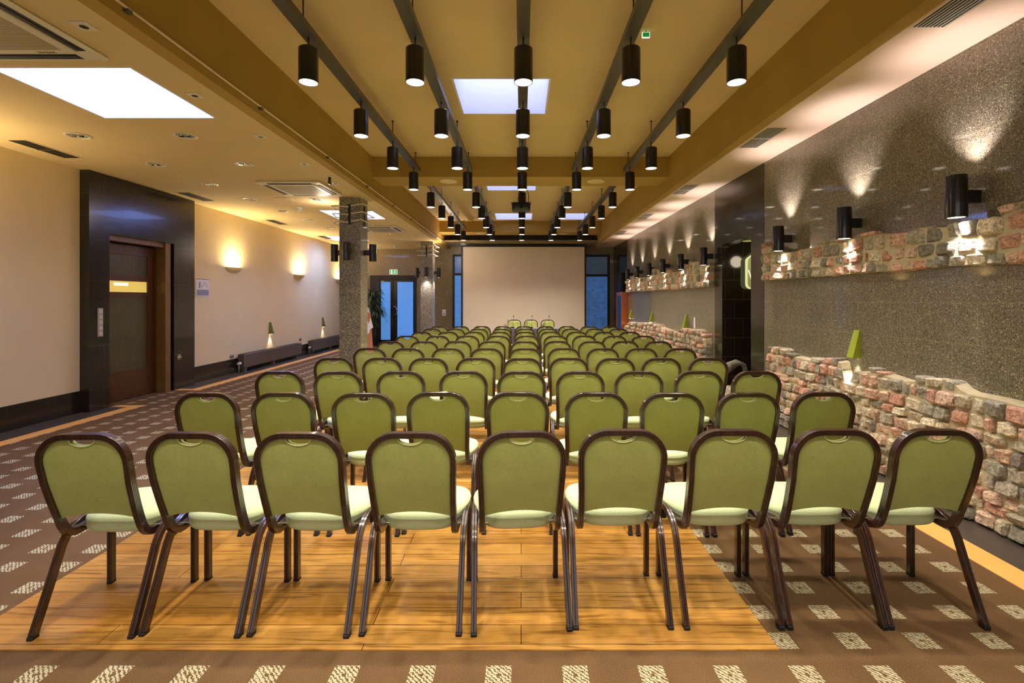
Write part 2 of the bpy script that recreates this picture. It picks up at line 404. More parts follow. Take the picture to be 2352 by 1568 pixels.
# floor ------------------------------------------------------------------
struct(MB().box(XL-.5, XR+1.6, YB, YE+.3, -.15, 0).build('floor', M['carpet']), 'brown carpet with rows of pale woven squares')
m = MB().box(-2.545, 1.14, 2.151, 10.6, 0, .006)
struct(m.build('floor_dance', M['woodfloor']), 'oak plank dance floor set into the carpet under the chairs')
m = MB(); m.box(2.677, 2.854, YB, YE, 0, .004); m.box(-5.66, -5.49, YB, 7.0, 0, .004); m.box(-5.66, -5.49, 8.42, YE, 0, .004)
m.box(-5.9, -5.49, 7.0, 7.12, 0, .004); m.box(-5.9, -5.49, 8.3, 8.42, 0, .004)
struct(m.build('trim_1', M['strip']), 'yellow tile strip bordering the carpet')
m = MB(); m.box(2.854, XR, YB, YE, 0, .004); m.box(XL, -5.66, YB, 7.0, 0, .004); m.box(XL, -5.66, 8.42, YE, 0, .004)
struct(m.build('trim_2', M['floordark']), 'dark tile border along the walls')

# walls ------------------------------------------------------------------
struct(slab('wall_left', M['cream'], 'X', YB, 6.66, .3, CL, XL-.2, XL), 'cream plaster wall before the dark door surround')
struct(slab('wall_left', M['cream'], 'X', 8.81, YE, .3, CL, XL-.2, XL), 'cream plaster wall with sconces beyond the door surround')
m = MB(); m.box(XL-.2, XL+.012, YB, 6.66, 0, .3); m.box(XL-.2, XL+.012, 8.81, YE, 0, .3)
struct(m.build('baseboard_left', M['dark_yz']), 'tall dark stone skirting on the cream wall')
m = MB(); m.box(XL-.4, -5.90, 6.66, 6.99, 0, CL); m.box(XL-.4, -5.90, 8.29, 8.81, 0, CL); m.box(XL-.4, -5.90, 6.99, 8.29, 2.49, CL); m.box(XL-.5, XL-.3, 6.66, 8.81, 0, CL)
struct(m.build('trim_3', M['dark_yz']), 'polished black stone surround of the wooden door')
struct(slab('wall_right', M['terr_r'], 'X', YB, 6.54, 0, CR, XR, XR+.2), 'speckled terrazzo wall carrying the stone bands')
struct(slab('wall_right', M['terr_r'], 'X', 8.20, 15.0, 0, CR, XR, XR+.2), 'speckled terrazzo wall beyond the dark doorway')
m = MB(); m.box(XR-.004, XR+.2, 6.54, 6.91, 0, CR); m.box(XR-.004, XR+.2, 7.9, 8.2, 0, CR); m.box(XR-.004, XR+.2, 6.91, 7.9, 2.44, CR); m.box(XR, XR+.2, 15.0, YE, 0, CR)
struct(m.build('trim_4', M['dark_yz']), 'polished dark stone pilasters and lintel of the doorway')
m = MB(); m.box(XR+.2, XR+1.5, 7.9, 8.1, 0, 2.6); m.box(XR+.2, XR+1.5, 6.7, 6.91, 0, 2.6); m.box(XR+1.3, XR+1.5, 6.91, 7.9, 0, 2.6); m.box(XR+.2, XR+1.5, 6.7, 8.1, 2.46, 2.6)
m.box(XR+.002, XR+.21, 7.893, 7.899, 0, 2.44)
struct(m.build('wall_vestibule', M['dark_xz']), 'dark tiled recess behind the doorway')
end_holes = [(-5.32, -3.69, 0, 2.39), (-2.42, -1.5, .12, 3.13), (1.95, 3.12, .12, 3.12)]
struct(slab('wall_end', M['terr_x'], 'Y', XL-.2, XR+.2, 0, CM, YE, YE+.2, end_holes), 'dark speckled granite end wall')
struct(MB().box(XL-.2, XR+.2, YE+.6, YE+.7, 0, CM).build('wall_outside', M['blackm']), 'dark outer screen behind the end windows')
bh = [(-5.0, 2.0, .6, 2.9)]
struct(slab('wall_back', M['cream'], 'Y', XL-.2, XR+.2, 0, CM, YB-.2, YB, bh), 'cream wall behind the camera')

# ceilings with skylight openings ------------------------------------------
hl = [(-4.06, -3.0, 3.74, 4.76), (-4.02, -3.0, 9.73, 10.77), (-5.6, -4.6, 13.75, 14.7)]
hm = [(-.74, .305, 5.32, 6.31), (-.73, .31, 9.75, 10.75), (-.74, .31, 13.64, 14.7), (1.15, 1.95, 13.64, 14.7)]
gr = lambda hs: [(a-.02, b+.02, c-.02, d_+.02) for a, b, c, d_ in hs]
hl2, hm2 = gr(hl), gr(hm)
struct(slab('ceiling_left', M['ceil'], 'Z', XL-.2, BL-.12, YB, YE, CL, CL+.12, hl2), 'low tan ceiling over the aisle')
struct(slab('ceiling_middle', M['ceil_mid'], 'Z', BL-.12, BR+.12, YB, YE, CM, CM+.12, hm2), 'raised tan ceiling over the seats')
struct(slab('ceiling_right', M['ceil_r'], 'Z', BR+.12, XR+.2, YB, YE, CR, CR+.12), 'pale ceiling strip beside the terrazzo wall')
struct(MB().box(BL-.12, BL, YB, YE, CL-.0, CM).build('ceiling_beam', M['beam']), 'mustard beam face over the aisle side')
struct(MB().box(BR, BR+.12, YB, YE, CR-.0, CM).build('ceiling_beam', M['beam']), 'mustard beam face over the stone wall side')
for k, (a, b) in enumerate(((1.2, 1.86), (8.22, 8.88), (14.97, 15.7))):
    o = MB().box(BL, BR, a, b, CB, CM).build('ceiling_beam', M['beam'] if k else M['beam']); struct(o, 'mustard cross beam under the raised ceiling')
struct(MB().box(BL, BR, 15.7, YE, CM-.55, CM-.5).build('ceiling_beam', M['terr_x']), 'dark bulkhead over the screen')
def shaft(h, z, dz):
    x0, x1, y0, y1 = h; t = .02; m = MB()
    m.box(x0-t, x0, y0-t, y1+t, z, z+dz); m.box(x1, x1+t, y0-t, y1+t, z, z+dz); m.box(x0, x1, y0-t, y0, z, z+dz); m.box(x0, x1, y1, y1+t, z, z+dz)
    return m
k = 1
for hs, z, dz, sk in ((hl, CL, .5, 'sky'), (hm, CM, 1.1, 'sky_mid')):
    for h in hs:
        f = struct(shaft(h, z, dz).build('window_%d' % k, M['shaft']), 'square skylight shaft'); k += 1
        struct(MB().box(h[0], h[1], h[2], h[3], z+dz-.02, z+dz).build('pane', M[sk], f))
# unseen back window, added to carry the fill light
f = MB(); 
for x in (-5.0, -2.7, -.35, 1.95): f.box(x, x+.05, YB-.15, YB-.05, .6, 2.9)
f.box(-5, 2, YB-.15, YB-.05, .6, .66); f.box(-5, 2, YB-.15, YB-.05, 2.84, 2.9)
bw = struct(f.build('window_%d' % k, M['blackm']), 'window wall behind the camera'); k += 1
struct(MB().box(-5, 2, YB-.12, YB-.1, .6, 2.9).build('pane', emis('back_window_daylight', (150, 165, 190), .12), bw))

# columns -------------------------------------------------------------------
def column(x0, x1, y0, y1): return struct(MB().box(x0, x1, y0, y1, 0, CL).build('column', M['terr_c']), 'square speckled granite column')
column(-3.152, -2.782, 8.45, 8.83); column(-3.07, -2.70, 14.9, 15.28)

# ---------------------------------------------------------------- stone bands
XS = 3.15
def prof_from_px(pts, x0=XS):
    out = []
    for px, py in pts: out.append((x0*1120/(px-1197), H+x0*(687-py)/(px-1197)))
    return sorted(out)
def interp(P, y):
    if y <= P[0][0]: return P[0][1]
    for (a, b), (c, d) in zip(P, P[1:]):
        if y <= c: return b+(d-b)*(y-a)/(c-a+1e-9)
    return P[-1][1]
PAL = [(205, 165, 140), (198, 152, 128), (214, 184, 158), (178, 168, 142), (156, 150, 130), (200, 186, 156), (148, 141, 124), (214, 200, 170), (192, 144, 118), (168, 158, 138), (206, 174, 148), (134, 128, 114)]
def stoneband(name, label, y0, y1, bottom, top, thick, hmin, hmax, wmin, wmax, G, seed, slope_end=None):
    rnd = random.Random(seed); m = MB(); z = bottom if isinstance(bottom, float) else 0.0; base = z
    zmax = max(p[1] for p in top)
    while z < zmax-.02:
        h = rnd.uniform(hmin, hmax); y = y0+rnd.uniform(-.05, 0)
        while y < y1-.01:
            wd = rnd.uniform(wmin, wmax); ya, yb = max(y, y0), min(y+wd, y1+rnd.uniform(0, .02)); y += wd
            if yb-ya < .03: continue
            wv = lambda yy, zz: (.022*noise.noise(Vector((yy*2.3, zz*3, seed))))
            zt = interp(top, (ya+yb)/2)
            za, zb = z+wv(ya, z), z+h+wv(ya, z+h)
            za2, zb2 = z+wv(yb, z), z+h+wv(yb, z+h)
            if z+h*.45 > zt: continue
            zb = min(zb, max(zt+rnd.uniform(-.01, .02), za+.04)); zb2 = min(zb2, max(zt+rnd.uniform(-.01, .02), za2+.04))
            g = .006; J = lambda s=.008: rnd.uniform(-s, s)
            A = (ya+g+J(), za+g+J(.005)); B = (yb-g+J(), za2+g+J(.005)); C = (yb-g+J(), zb2-g+J(.005)); D = (ya+g+J(), zb-g+J(.005))
            c = lin(rnd.choice(PAL)); f = rnd.uniform(.9, 1.25); m.col = tuple(min(1, q*f) for q in c[:3]); m.cur = 0
            dep = thick*rnd.uniform(.78, 1.12); tilt = (J(.014), J(.014)); b = len(m.v); so = rnd.random()*50
            for i in range(G+1):
                for j in range(G+1):
                    u, v = i/G, j/G
                    # round the corners
                    uu, vv = 2*u-1, 2*v-1; k = 1-.10*(uu*uu*vv*vv)
                    uu *= k; vv *= k; u2, v2 = (uu+1)/2, (vv+1)/2
                    py = (A[0]*(1-u2)+B[0]*u2)*(1-v2)+(D[0]*(1-u2)+C[0]*u2)*v2
                    pz = (A[1]*(1-u2)+B[1]*u2)*(1-v2)+(D[1]*(1-u2)+C[1]*u2)*v2
                    e = max(abs(2*u-1), abs(2*v-1))
                    d = dep-(.022 if e > .99 else 0)+tilt[0]*uu+tilt[1]*vv+.012*noise.noise(Vector((py*14, pz*14, so)))+.006*noise.noise(Vector((py*40, pz*40, so)))
                    if e > .99: py += .004*noise.noise(Vector((py*50, pz*50, so))); pz += .005*noise.noise(Vector((pz*50, py*50, so)))
                    m.v.append((XR-max(d, .015), py, pz))
            for i in range(G):
                for j in range(G): a = b+i*(G+1)+j; m.face((a, a+1, a+G+2, a+G+1))
            ring = [b+i*(G+1) for i in range(G+1)]+[b+G*(G+1)+j for j in range(1, G+1)]+[b+i*(G+1)+G for i in range(G-1, -1, -1)]+[b+j for j in range(G-1, 0, -1)]
            r0 = len(m.v)
            for q in ring: p = m.v[q]; m.v.append((XR-.003, p[1], p[2]))
            for q in range(len(ring)): q2 = (q+1) % len(ring); m.face((ring[q], ring[q2], r0+q2, r0+q))
        z += h
    # mortar bed
    m.cur = 1; m.col = (1, 1, 1); n = int((y1-y0)/.06); b = len(m.v); t = thick*.72
    for i in range(n+1):
        yy = y0+.015+(y1-y0-.03)*i/n; zt = interp(top, yy)-.02
        for p in ((XR-.003, base+.01), (XR-t, base+.012), (XR-t, max(zt-.015, base+.03)), (XR-.003, max(zt, base+.04))): m.v.append((p[0], yy, p[1]))
    for i in range(n):
        for j in range(3): a = b+i*4+j; m.face((a, a+4, a+5, a+1))
    m.face((b, b+1, b+2, b+3)); e = b+n*4; m.face((e+3, e+2, e+1, e))
    o = m.build(name, [M['stone'], M['mortar']], smooth=40, tint=True); fixnormals(o)
    return tag(o, label, 'stone cladding')
z6 = lambda pts: [(1568+a/3, 450+b/3) for a, b in pts]
top1 = prof_from_px(z6([(535, 325), (600, 328), (660, 372), (710, 372), (830, 345), (930, 310), (1060, 285), (1170, 260), (1300, 240), (1450, 250), (1600, 190), (1770, 185), (1950, 150), (2060, 125), (2190, 100), (2210, 50), (2351, 30)]))
stoneband('stone_band', 'rubble stone band high on the terrazzo wall, before the dark doorway', 2.5, 6.45, 1.785, top1, .10, .085, .135, .07, .19, 7, 3)
top2 = prof_from_px(z6([(595, 1035), (690, 1040), (700, 1072), (850, 1110), (950, 1112), (1078, 1112), (1086, 1245), (1144, 1296), (1152, 1192), (1320, 1190), (1400, 1215), (1500, 1250), (1700, 1245), (1850, 1255), (1920, 1325), (2150, 1370), (2351, 1420)]))
stoneband('stone_band', 'ragged low rubble stone wall at floor level, before the dark doorway', 2.3, 6.22, 0.005, top2, .13, .07, .12, .07, .17, 7, 5)
z8 = lambda pts: [(1350+a/3.92, 450+b/3.92) for a, b in pts]
top3 = prof_from_px(z8([(345, 755), (400, 705), (440, 725), (520, 725), (560, 660), (600, 645), (640, 665), (750, 668), (850, 668), (890, 620), (905, 585), (980, 572), (1000, 620), (1060, 605), (1140, 592)]))
stoneband('stone_band', 'rubble stone band high on the wall beyond the dark doorway', 8.22, 14.75, 1.755, top3, .11, .09, .14, .09, .2, 4, 9)
top4 = prof_from_px(z8([(335, 1180), (385, 1125), (500, 1140), (640, 1150), (660, 1175), (770, 1210), (855, 1200), (860, 1190), (1000, 1185), (1035, 1225), (1080, 1260), (1095, 1340), (1120, 1380), (1140, 1430)]))
stoneband('stone_band', 'ragged low rubble stone wall beyond the dark doorway', 8.3, 14.88, 0.005, top4, .15, .08, .12, .09, .19, 4, 11)

# boulders in the doorway
def boulder(name, loc, sx, sy, sz, seed, label, arch=False):
    m = MB(); nu, nv = 28, 18
    def fn(u, v):
        a, b = 2*pi*u, pi*(v-.5)
        x, y, z = cos(b)*cos(a), cos(b)*sin(a), sin(b)
        k = 1+.35*noise.noise(Vector((x*1.3+seed, y*1.3, z*1.3)))+.12*noise.noise(Vector((x*4, y*4+seed, z*4)))
        return (x*k*sx, y*k*sy, max(z*k*sz+sz*.85, 0))
    m.grid(fn, nu, nv); m.tint = [lin((168, 156, 136))[:3]]*len(m.f)
    o = m.build(name, M['stone'], loc=loc, smooth=50, tint=True); fixnormals(o); return tag(o, label, 'boulder')
boulder('boulder', (3.0, 6.95, .004), .13, .15, .18, 2, 'round pale boulder on the floor before the dark doorway')
m = MB()
pts = [(2.78, 7.25, .03), (2.85, 7.25, .32), (2.98, 7.27, .46), (3.12, 7.3, .55), (3.24, 7.32, .60), (3.36, 7.34, .57), (3.40, 7.35, .40), (3.39, 7.35, .03)]
m.tube(pts, [.13, .10, .085, .075, .05, .045, .035, .05], 14); m.tint = [lin((150, 142, 124))[:3]]*len(m.f)
m.v = [tuple(Vector(v)+Vector((noise.noise(Vector(v)*9), noise.noise(Vector(v)*9+Vector((5, 0, 0))), noise.noise(Vector(v)*9+Vector((0, 7, 0)))))*.03) for v in m.v]
m.v = [(v[0], v[1], max(v[2], 0.004)) for v in m.v]
tag(m.build('stone_sculpture', M['stone'], smooth=50, tint=True), 'grey arched stone sculpture standing in front of the dark doorway', 'sculpture')

# ---------------------------------------------------------------- banquet chair
def ribs(w, d, face_n=4, face_b=3, g=.0036):
    """closed profile: n in [-w/2,w/2], b in [-d/2,d/2]; grooves on the outer (+n) and on both b faces"""
    P = []; hw, hd = w/2, d/2
    def edge(a, b, n, outward):
        for i in range(n):
            for t, k in ((.12, 1), (.88, 1), (1.0, 0)):
                if i == n-1 and t == 1.0: continue
                s = (i+t)/n; p = (a[0]+(b[0]-a[0])*s, a[1]+(b[1]-a[1])*s)
                P.append((p[0]-outward[0]*(0 if k else g), p[1]-outward[1]*(0 if k else g)))
    edge((hw, -hd), (hw, hd), face_n, (1, 0)); edge((hw, hd), (-hw, hd), face_b, (0, 1)); P.append((-hw, hd*.9)); P.append((-hw, -hd*.9)); edge((-hw, -hd), (hw, -hd), face_b, (0, -1))
    return P
PR = ribs(.027, .036); PL = ribs(.026, .032, 4, 2)
RAKE = [(.925, 0.0), (.86, .004), (.80, .012), (.70, .033), (.60, .064), (.53, .088), (.475, .108), (.445, .124), (.424, .146), (.414, .172), (.413, .20), (.417, .24), (.421, .30), (.423, .52)]
def yrake(h):
    for (a, b), (c, d) in zip(RAKE, RAKE[1:]):
        if h >= c: return b+(d-b)*(a-h)/(a-c)
    return .11
HWF = .195; RC = .122
def waist(h): return 1-.055*max(0, min(1, (.80-h)/.28))
def make_chair():
    root = empty('banquet_chair', (0, 0, 0))
    # back frame with seat rails
    half = []
    top = .925
    half.append((Vector((0, 0, top)), Vector((0, 0, 1)))); half.append((Vector((HWF-RC, 0, top)), Vector((0, 0, 1))))
    half.append((Vector((.04, 0, top)), Vector((0, 0, 1))))
    half = [half[0], half[2], half[1]]
    for i in range(1, 10):
        a = pi/2*i/9; x = HWF-RC+RC*sin(a); h = top-RC+RC*cos(a); half.append((Vector((x, yrake(h), h)), Vector((sin(a), 0, cos(a)))))
    for h, y in RAKE:
        if h > top-RC-.01: continue
        t = 0 if h > .75 else min(1, (.75-h)/.25)
        half.append((Vector((HWF*waist(h), y, h)), Vector((1, 0, 0))))
    right = half; left = [(Vector((-p.x, p.y, p.z)), Vector((-n.x, n.y, n.z))) for p, n in half[1:]][::-1]
    path = left+right
    # outward normal must keep t x N pointing to the rear/underside side consistently
    m = MB().sweep([p for p, n in path], [n for p, n in path], PR); o = m.build('back_frame', M['frame'], root, smooth=28); fixnormals(o)
    # legs
    for s in (-1, 1):
        pts = [(.43, .428), (.37, .436), (.30, .440), (.25, .436), (.205, .420), (.172, .394), (.148, .355), (.125, .30), (.08, .19), (.04, .10), (.004, .018)]
        P = [Vector((s*(.2225), y, h)) for y, h in pts]; o = MB().sweep(P, [Vector((s, 0, 0))]*len(P), PL).build('leg', M['frame'], root, smooth=28); fixnormals(o)
        MB().bbox(s*.2225-.014, s*.2225+.014, -.016, .022, 0, .022, .003).build('foot', M['rubber'], o)
        P = [Vector((s*.2225, .445, h)) for h in (.018, .15, .3, .43)]; o = MB().sweep(P, [Vector((s, 0, 0))]*len(P), PL).build('leg', M['frame'], root, smooth=28); fixnormals(o)
        MB().bbox(s*.2225-.014, s*.2225+.014, .427, .463, 0, .02, .003).build('foot', M['rubber'], o)
        MB().bbox(min(s*.15, s*.206), max(s*.15, s*.206), .20, .30, .425, .432, .002).build('bracket', M['chrome'], root)
    m = MB().cyl((-.21, .445, .37), .012, .42, 12, 'X'); m.cyl((-.2, .25, .41), .010, .40, 12, 'X'); m.cyl((-.196, .445, .33), .016, .05, 12); m.cyl((.196, .445, .33), .016, .05, 12)
    m.build('crossbar', M['blackm'], root, smooth=40)
    # seat
    m = MB(); NU = 48; yc, dy = .385, .215
    def outl(a, k):
        c, s_ = cos(a), sin(a); e = .55
        x = abs(c)**e*(1 if c > 0 else -1); y = abs(s_)**e*(1 if s_ > 0 else -1)
        wd = .182+.048*min(1, (y+1)/1.1); 
        return (x*wd*k, yc+y*dy*(1-(1-k)*.9), )
    rings = [(.0, .408), (.8, .408), (.955, .404), (.992, .412), (1.0, .43), (1.0, .450), (1.012, .456), (1.0, .462), (.985, .470), (.94, .480), (.82, .489), (.6, .494), (.3, .496), (.0, .4965)]
    for k, z in rings:
        for i in range(NU):
            x, y = outl(2*pi*i/NU, max(k, .001)); zz = z-.012*min(1, max(0, (y-.5)/.1))*(1 if z > .44 else 0)
            m.v.append((x, y, zz))
    for r in range(len(rings)-1):
        for i in range(NU): i2 = (i+1) % NU; m.face((r*NU+i, r*NU+i2, (r+1)*NU+i2, (r+1)*NU+i))
    o = m.build('seat', M['fabseat'], root, smooth=60); fixnormals(o)
    # padded back with grip notch
    m = MB(); HX = HWF-.010; ri = RC-.010; tp = .925-.012; nw, nd = .058, .030
    xs = sorted(set([round(HX*sin(pi/2*i/13), 5) for i in range(-13, 14)]+[round(nw*sin(pi/2*i/6), 5) for i in range(-6, 7)]))
    def topz(x):
        a = abs(x); z = tp
        if a > HX-ri: z = tp-ri+sqrt(max(0, ri*ri-(a-HX+ri)**2))
        if a < nw: z = tp-.001-nd*sqrt(1-(a/nw)**2)*1.0
        return z
    def botz(x): return .512+.026*(1-(x/HX)**2)
    NV = 16
    for side in (0, 1):
        b = len(m.v)
        for x in xs:
            for j in range(NV+1):
                v = j/NV; h = botz(x)+(topz(x)-botz(x))*v
                ex = min(1, (HX-abs(x))/.03); ev = min(1, v*6, (1-v)*10); bul = max(0, min(ex, ev))
                y = yrake(h)-.004 if side == 0 else yrake(h)+.016+.018*sqrt(max(0, 1-(1-bul)**2))
                m.v.append((x*waist(h), y, h))
        for i in range(len(xs)-1):
            for j in range(NV): a = b+i*(NV+1)+j; q = (a, a+NV+1, a+NV+2, a+1); m.face(q if side == 0 else q[::-1])
        if side == 0: b0 = b
    n = len(xs); off = n*(NV+1)
    for i in range(n-1):
        for j in (0, NV): a = i*(NV+1)+j; m.face((a, a+NV+1, a+NV+1+off, a+off) if j else (a+off, a+NV+1+off, a+NV+1, a))
    for i in (0, n-1):
        for j in range(NV): a = i*(NV+1)+j; m.face((a, a+1, a+1+off, a+off))
    o = m.build('backrest', M['fabback'], root, smooth=50); fixnormals(o)
    P = [Vector((nw*cos(a), yrake(.9)-.005, tp-.003-nd*sin(a)-.001)) for a in [pi*i/16 for i in range(17)]]
    MB().tube(P, .0032, 6).build('grip_rim', M['trimpale'], root, smooth=60)
    P = [Vector((nw*cos(a)*.97, yrake(.9)+.007, tp-.003-nd*sin(a)*.97)) for a in [pi*i/16 for i in range(17)]]
    return root
proto = make_chair()
def rowchair(x, y, rz, label, group, feet=True):
    global used
    o = proto if not used else copy_tree(proto); used = True
    o.location = (x, y, 0); o.rotation_euler = (0, 0, rz); tag(o, label, 'chair', group)
    return o
used = False
ROWS = [
 (None, [(-2.0, 2.233, .03), (-1.518, 2.25, -.03), (-1.02, 2.247, -.02), (-.509, 2.255, 0), (.004, 2.27, .08), (.478, 2.30, 0), (.998, 2.30, .01), (1.484, 2.305, 0), (1.96, 2.305, -.01)]),
 (3.20, [477, 650, 838, 1003, 1189, 1370, 1543, 1717, 1895]),
 (4.14, [640, 777, 920, 1064, 1198, 1333, 1467.5, 1607, 1738.5]),
 (5.09, [765, 876.5, 984, 1092.5, 1200, 1307, 1413, 1518, 1627]),
 (6.10, [848, 937.6, 1029, 1118, 1206, 1296, 1383.6, 1474, 1561]),
 (7.13, [897, 974.6, 1050.5, 1129, 1205, 1280, 1360, 1436, 1511]),
 (8.20, [935, 1005, 1073, 1144, 1210, 1277, 1342, 1412, 1476]),
 (9.18, [968, 1029, 1088, 1148, 1207, 1264, 1325, 1387, 1445]),
 (10.15, [991.6, 1048.6, 1099, 1149.5, 1206, 1261, 1311, 1367, 1420]),
 (11.1, [1008, 1059, 1107, 1153, 1203.5, 1255, 1302, 1353, 1401])]
rj = random.Random(4)
for ri_, (yy, xs_) in enumerate(ROWS):
    n = len(xs_)
    if yy is not None:
        X = [(q-1197)*yy/1120 for q in xs_]
        for _ in range(30):
            for a in range(n-1):
                g_ = .482-(X[a+1]-X[a])
                if g_ > 0: X[a] -= g_/2; X[a+1] += g_/2
    for i, q in enumerate(xs_):
        if yy is None: x, y, rz = q; y += -.01
        else: y = yy+rj.uniform(-.02, .02); x = X[i]; rz = rj.uniform(-.015, .015)
        k = n-1-i
        where = ('beside the stone wall' if k == 0 else 'at the aisle end' if k == n-1 else ORD[k]+' seat from the stone wall')
        row = ('the row nearest the camera' if ri_ == 0 else 'the row farthest from the camera' if ri_ == 9 else 'the '+ORD[ri_]+' row from the camera')
        rowchair(x, y, rz, 'green banquet chair in %s, %s' % (row, where), 'green banquet chairs in rows')
for i, px in enumerate((1181.5, 1219.5, 1257.5)):
    y = 14.62; rowchair((px-1197)*y/1120, y, pi, 'green banquet chair behind head table, facing the room, ' + ('aisle side', 'middle one', 'stone wall side')[i], 'green chairs behind the head table')
for o in list(proto.children): pass

# ---------------------------------------------------------------- ceiling tracks and pendants
TX = [-1.73, -.862, .018, .892, 1.752]
TN = ['track nearest the aisle', 'second track from the aisle', 'middle track', 'second track from the stone wall', 'track nearest the stone wall']
ht = H+2.13
def make_track(y0, y1, rods):
    r = empty('lighting_track', (0, 0, 0)); m = MB(); w = .102; 
    m.box(-w/2, w/2, y0, y1, 0, .006); m.box(-w/2, -w/2+.006, y0, y1, .006, .055); m.box(w/2-.006, w/2, y0, y1, .006, .055)
    m.box(-w/2+.006, -w/2+.018, y0, y1, .05, .055); m.box(w/2-.018, w/2-.006, y0, y1, .05, .055)
    m.build('channel', M['track'], r)
    for y in rods:
        m = MB().cyl((0, y, .006), .006, CM-ht-.006, 8); m.cyl((0, y, CM-ht-.012), .016, .012, 12); m.cyl((0, y, .055), .011, .04, 8); m.build('hanger_rod', M['black'], r, smooth=40)
    return r
t0 = make_track(-3.4, 1.1, (-2.8, -.5)); t1 = make_track(1.9, 8.12, (3.87, 6.57, 7.98)); t2 = make_track(8.98, 14.92, (10.6, 12.0, 13.4, 14.77))  # first section is unseen, added to carry the fill lamps
tm = make_track(9.27, 14.92, ()); mid_channel = tm.children[0].data
for c_ in list(tm.children): bpy.data.objects.remove(c_)
bpy.data.objects.remove(tm)
for i, x in enumerate(TX):
    for q, (src, nm) in enumerate(((t0, 'section behind the camera'), (t1, 'section before the cross beam'), (t2, 'section beyond the cross beam'))):
        o = src if i == 0 else copy_tree(src)
        if i == 2 and q == 2:
            for c_ in o.children:
                if c_.name.startswith('channel'): c_.data = mid_channel
        o.location = (x, 0, ht); tag(o, 'grey metal lighting channel, %s, %s' % (TN[i], nm), 'lighting track', 'suspended lighting tracks')
sp_data = bpy.data.lights.new('pendant_beam', 'SPOT'); sp_data.energy = P_PENDANT; sp_data.color = WARM; sp_data.spot_size = R(118); sp_data.spot_blend = .9; sp_data.shadow_soft_size = .05
def make_pendant():
    r = empty('pendant_lamp', (0, 0, 0)); R_, L = .0765, .28
    m = MB().lathe([(.0, L), (.02, L), (R_-.008, L-.001), (R_, L-.01), (R_, 0), (R_-.005, 0), (R_-.005, L-.02), (.0, L-.02)], n=28)
    fixnormals(m.build('canister', M['black'], r, smooth=35))
    m = MB().lathe([(R_-.006, .004), (.05, .006), (.0, .007)], n=28); m.build('lens', M['lens'], r, smooth=40)
    m = MB().cyl((0, 0, L-.002), .007, ht-(H+1.76)-L+.004, 8); m.cyl((0, 0, L-.002), .016, .014, 12); m.build('stem', M['black'], r, smooth=40)
    l = bpy.data.objects.new('pendant_beam', sp_data); COL.objects.link(l); l.parent = r; l.location = (0, 0, -.004)
    return r
pen = make_pendant(); first = True
LY = [-1.8, -.5, .8, 2.665, 3.966, 5.27, 6.57, 7.85, 9.34, 10.65, 12.0, 13.3, 14.6]  # first three rows are unseen lamps added as fill for the chair backs
for i, x in enumerate(TX):
    for j, y in enumerate(LY):
        o = pen if first else copy_tree(pen); first = False; o.location = (x, y, H+1.76)
        pos = (ORD[2-j]+' lamp behind the camera' if j < 3 else 'lamp above the camera end' if j == 3 else ORD[j-4]+' lamp from the camera')
        tag(o, 'black cylinder pendant, %s, %s' % (TN[i], pos), 'pendant lamp', 'cylinder pendants on the tracks')

# ---------------------------------------------------------------- up-down wall lights
ud = bpy.data.lights.new('wall_light_beam', 'SPOT'); ud.energy = P_UPDOWN; ud.color = (1, .86, .92); ud.spot_size = R(88); ud.spot_blend = .8; ud.shadow_soft_size = .03
def make_updown(beams):
    """origin on the wall, arm along -X, body centre .15 off the wall"""
    r = empty('wall_light', (0, 0, 0)); m = MB().lathe([(.0, -.145), (.05, -.145), (.058, -.15), (.063, -.15), (.064, -.145), (.064, .145), (.063, .15), (.058, .15), (.05, .145), (0, .145)], n=26)
    m.v = [(v[0]-.155, v[1], v[2]) for v in m.v]; fixnormals(m.build('canister', M['black'], r, smooth=35))
    MB().bbox(-.10, -.0, -.03, .03, -.045, .045, .004).build('bracket', M['black'], r)
    for s, on in ((1, beams[0]), (-1, beams[1])):
        if on:
            MB().lathe([(.05, 0), (0, .001)], (-.155, 0, s*.1465), 20).build('lens', M['lens'], r)
            l = bpy.data.objects.new('wall_light_beam', ud); COL.objects.link(l); l.parent = r; l.location = (-.125, 0, s*.155); l.rotation_euler = (pi if s > 0 else 0, R(-10)*s*-1 if s < 0 else R(10), 0)
    return r
u2 = make_updown((1, 1)); first = True
WL = [3.48, 4.69, 5.89, 8.31, 9.5, 10.7, 11.87, 13.08, 14.25]
WN = ['nearest the camera', 'second from the camera', 'last before the dark doorway', 'first beyond the dark doorway', 'second beyond the dark doorway', 'third beyond the dark doorway', 'fourth beyond the dark doorway', 'fifth beyond the dark doorway', 'farthest, next to the dark speaker']
for y, nm in zip(WL, WN):
    o = u2 if first else copy_tree(u2); first = False; o.location = (XR, y, H+.73)
    tag(o, 'black cylinder up-and-down light above the stone band, '+nm, 'wall light', 'cylinder lights on the terrazzo wall')
u0 = make_updown((0, 0)); uF = make_updown((0, 1))
def colspots(x0, x1, y0, y1, nm, src_front):
    for k, (x, y, rz, w_) in enumerate(((x0, (y0+y1)/2, 0, 'wall side'), ((x0+x1)/2, y0, pi/2, 'camera side'), (x1, (y0+y1)/2, pi, 'seat side'))):
        s = src_front if k >= 1 else u0; o = copy_tree(s); o.location = (x, y, H+.82-(.0)); o.rotation_euler = (0, 0, rz)
        tag(o, 'black cylinder light on the %s column, %s face' % (nm, w_), 'wall light', 'cylinder lights on the columns')
colspots(-3.152, -2.782, 8.45, 8.83, 'near speckled', u0); colspots(-3.07, -2.70, 14.9, 15.28, 'far speckled', uF)
for r_ in (u0, uF):
    for c in list(r_.children): bpy.data.objects.remove(c)
    bpy.data.objects.remove(r_)

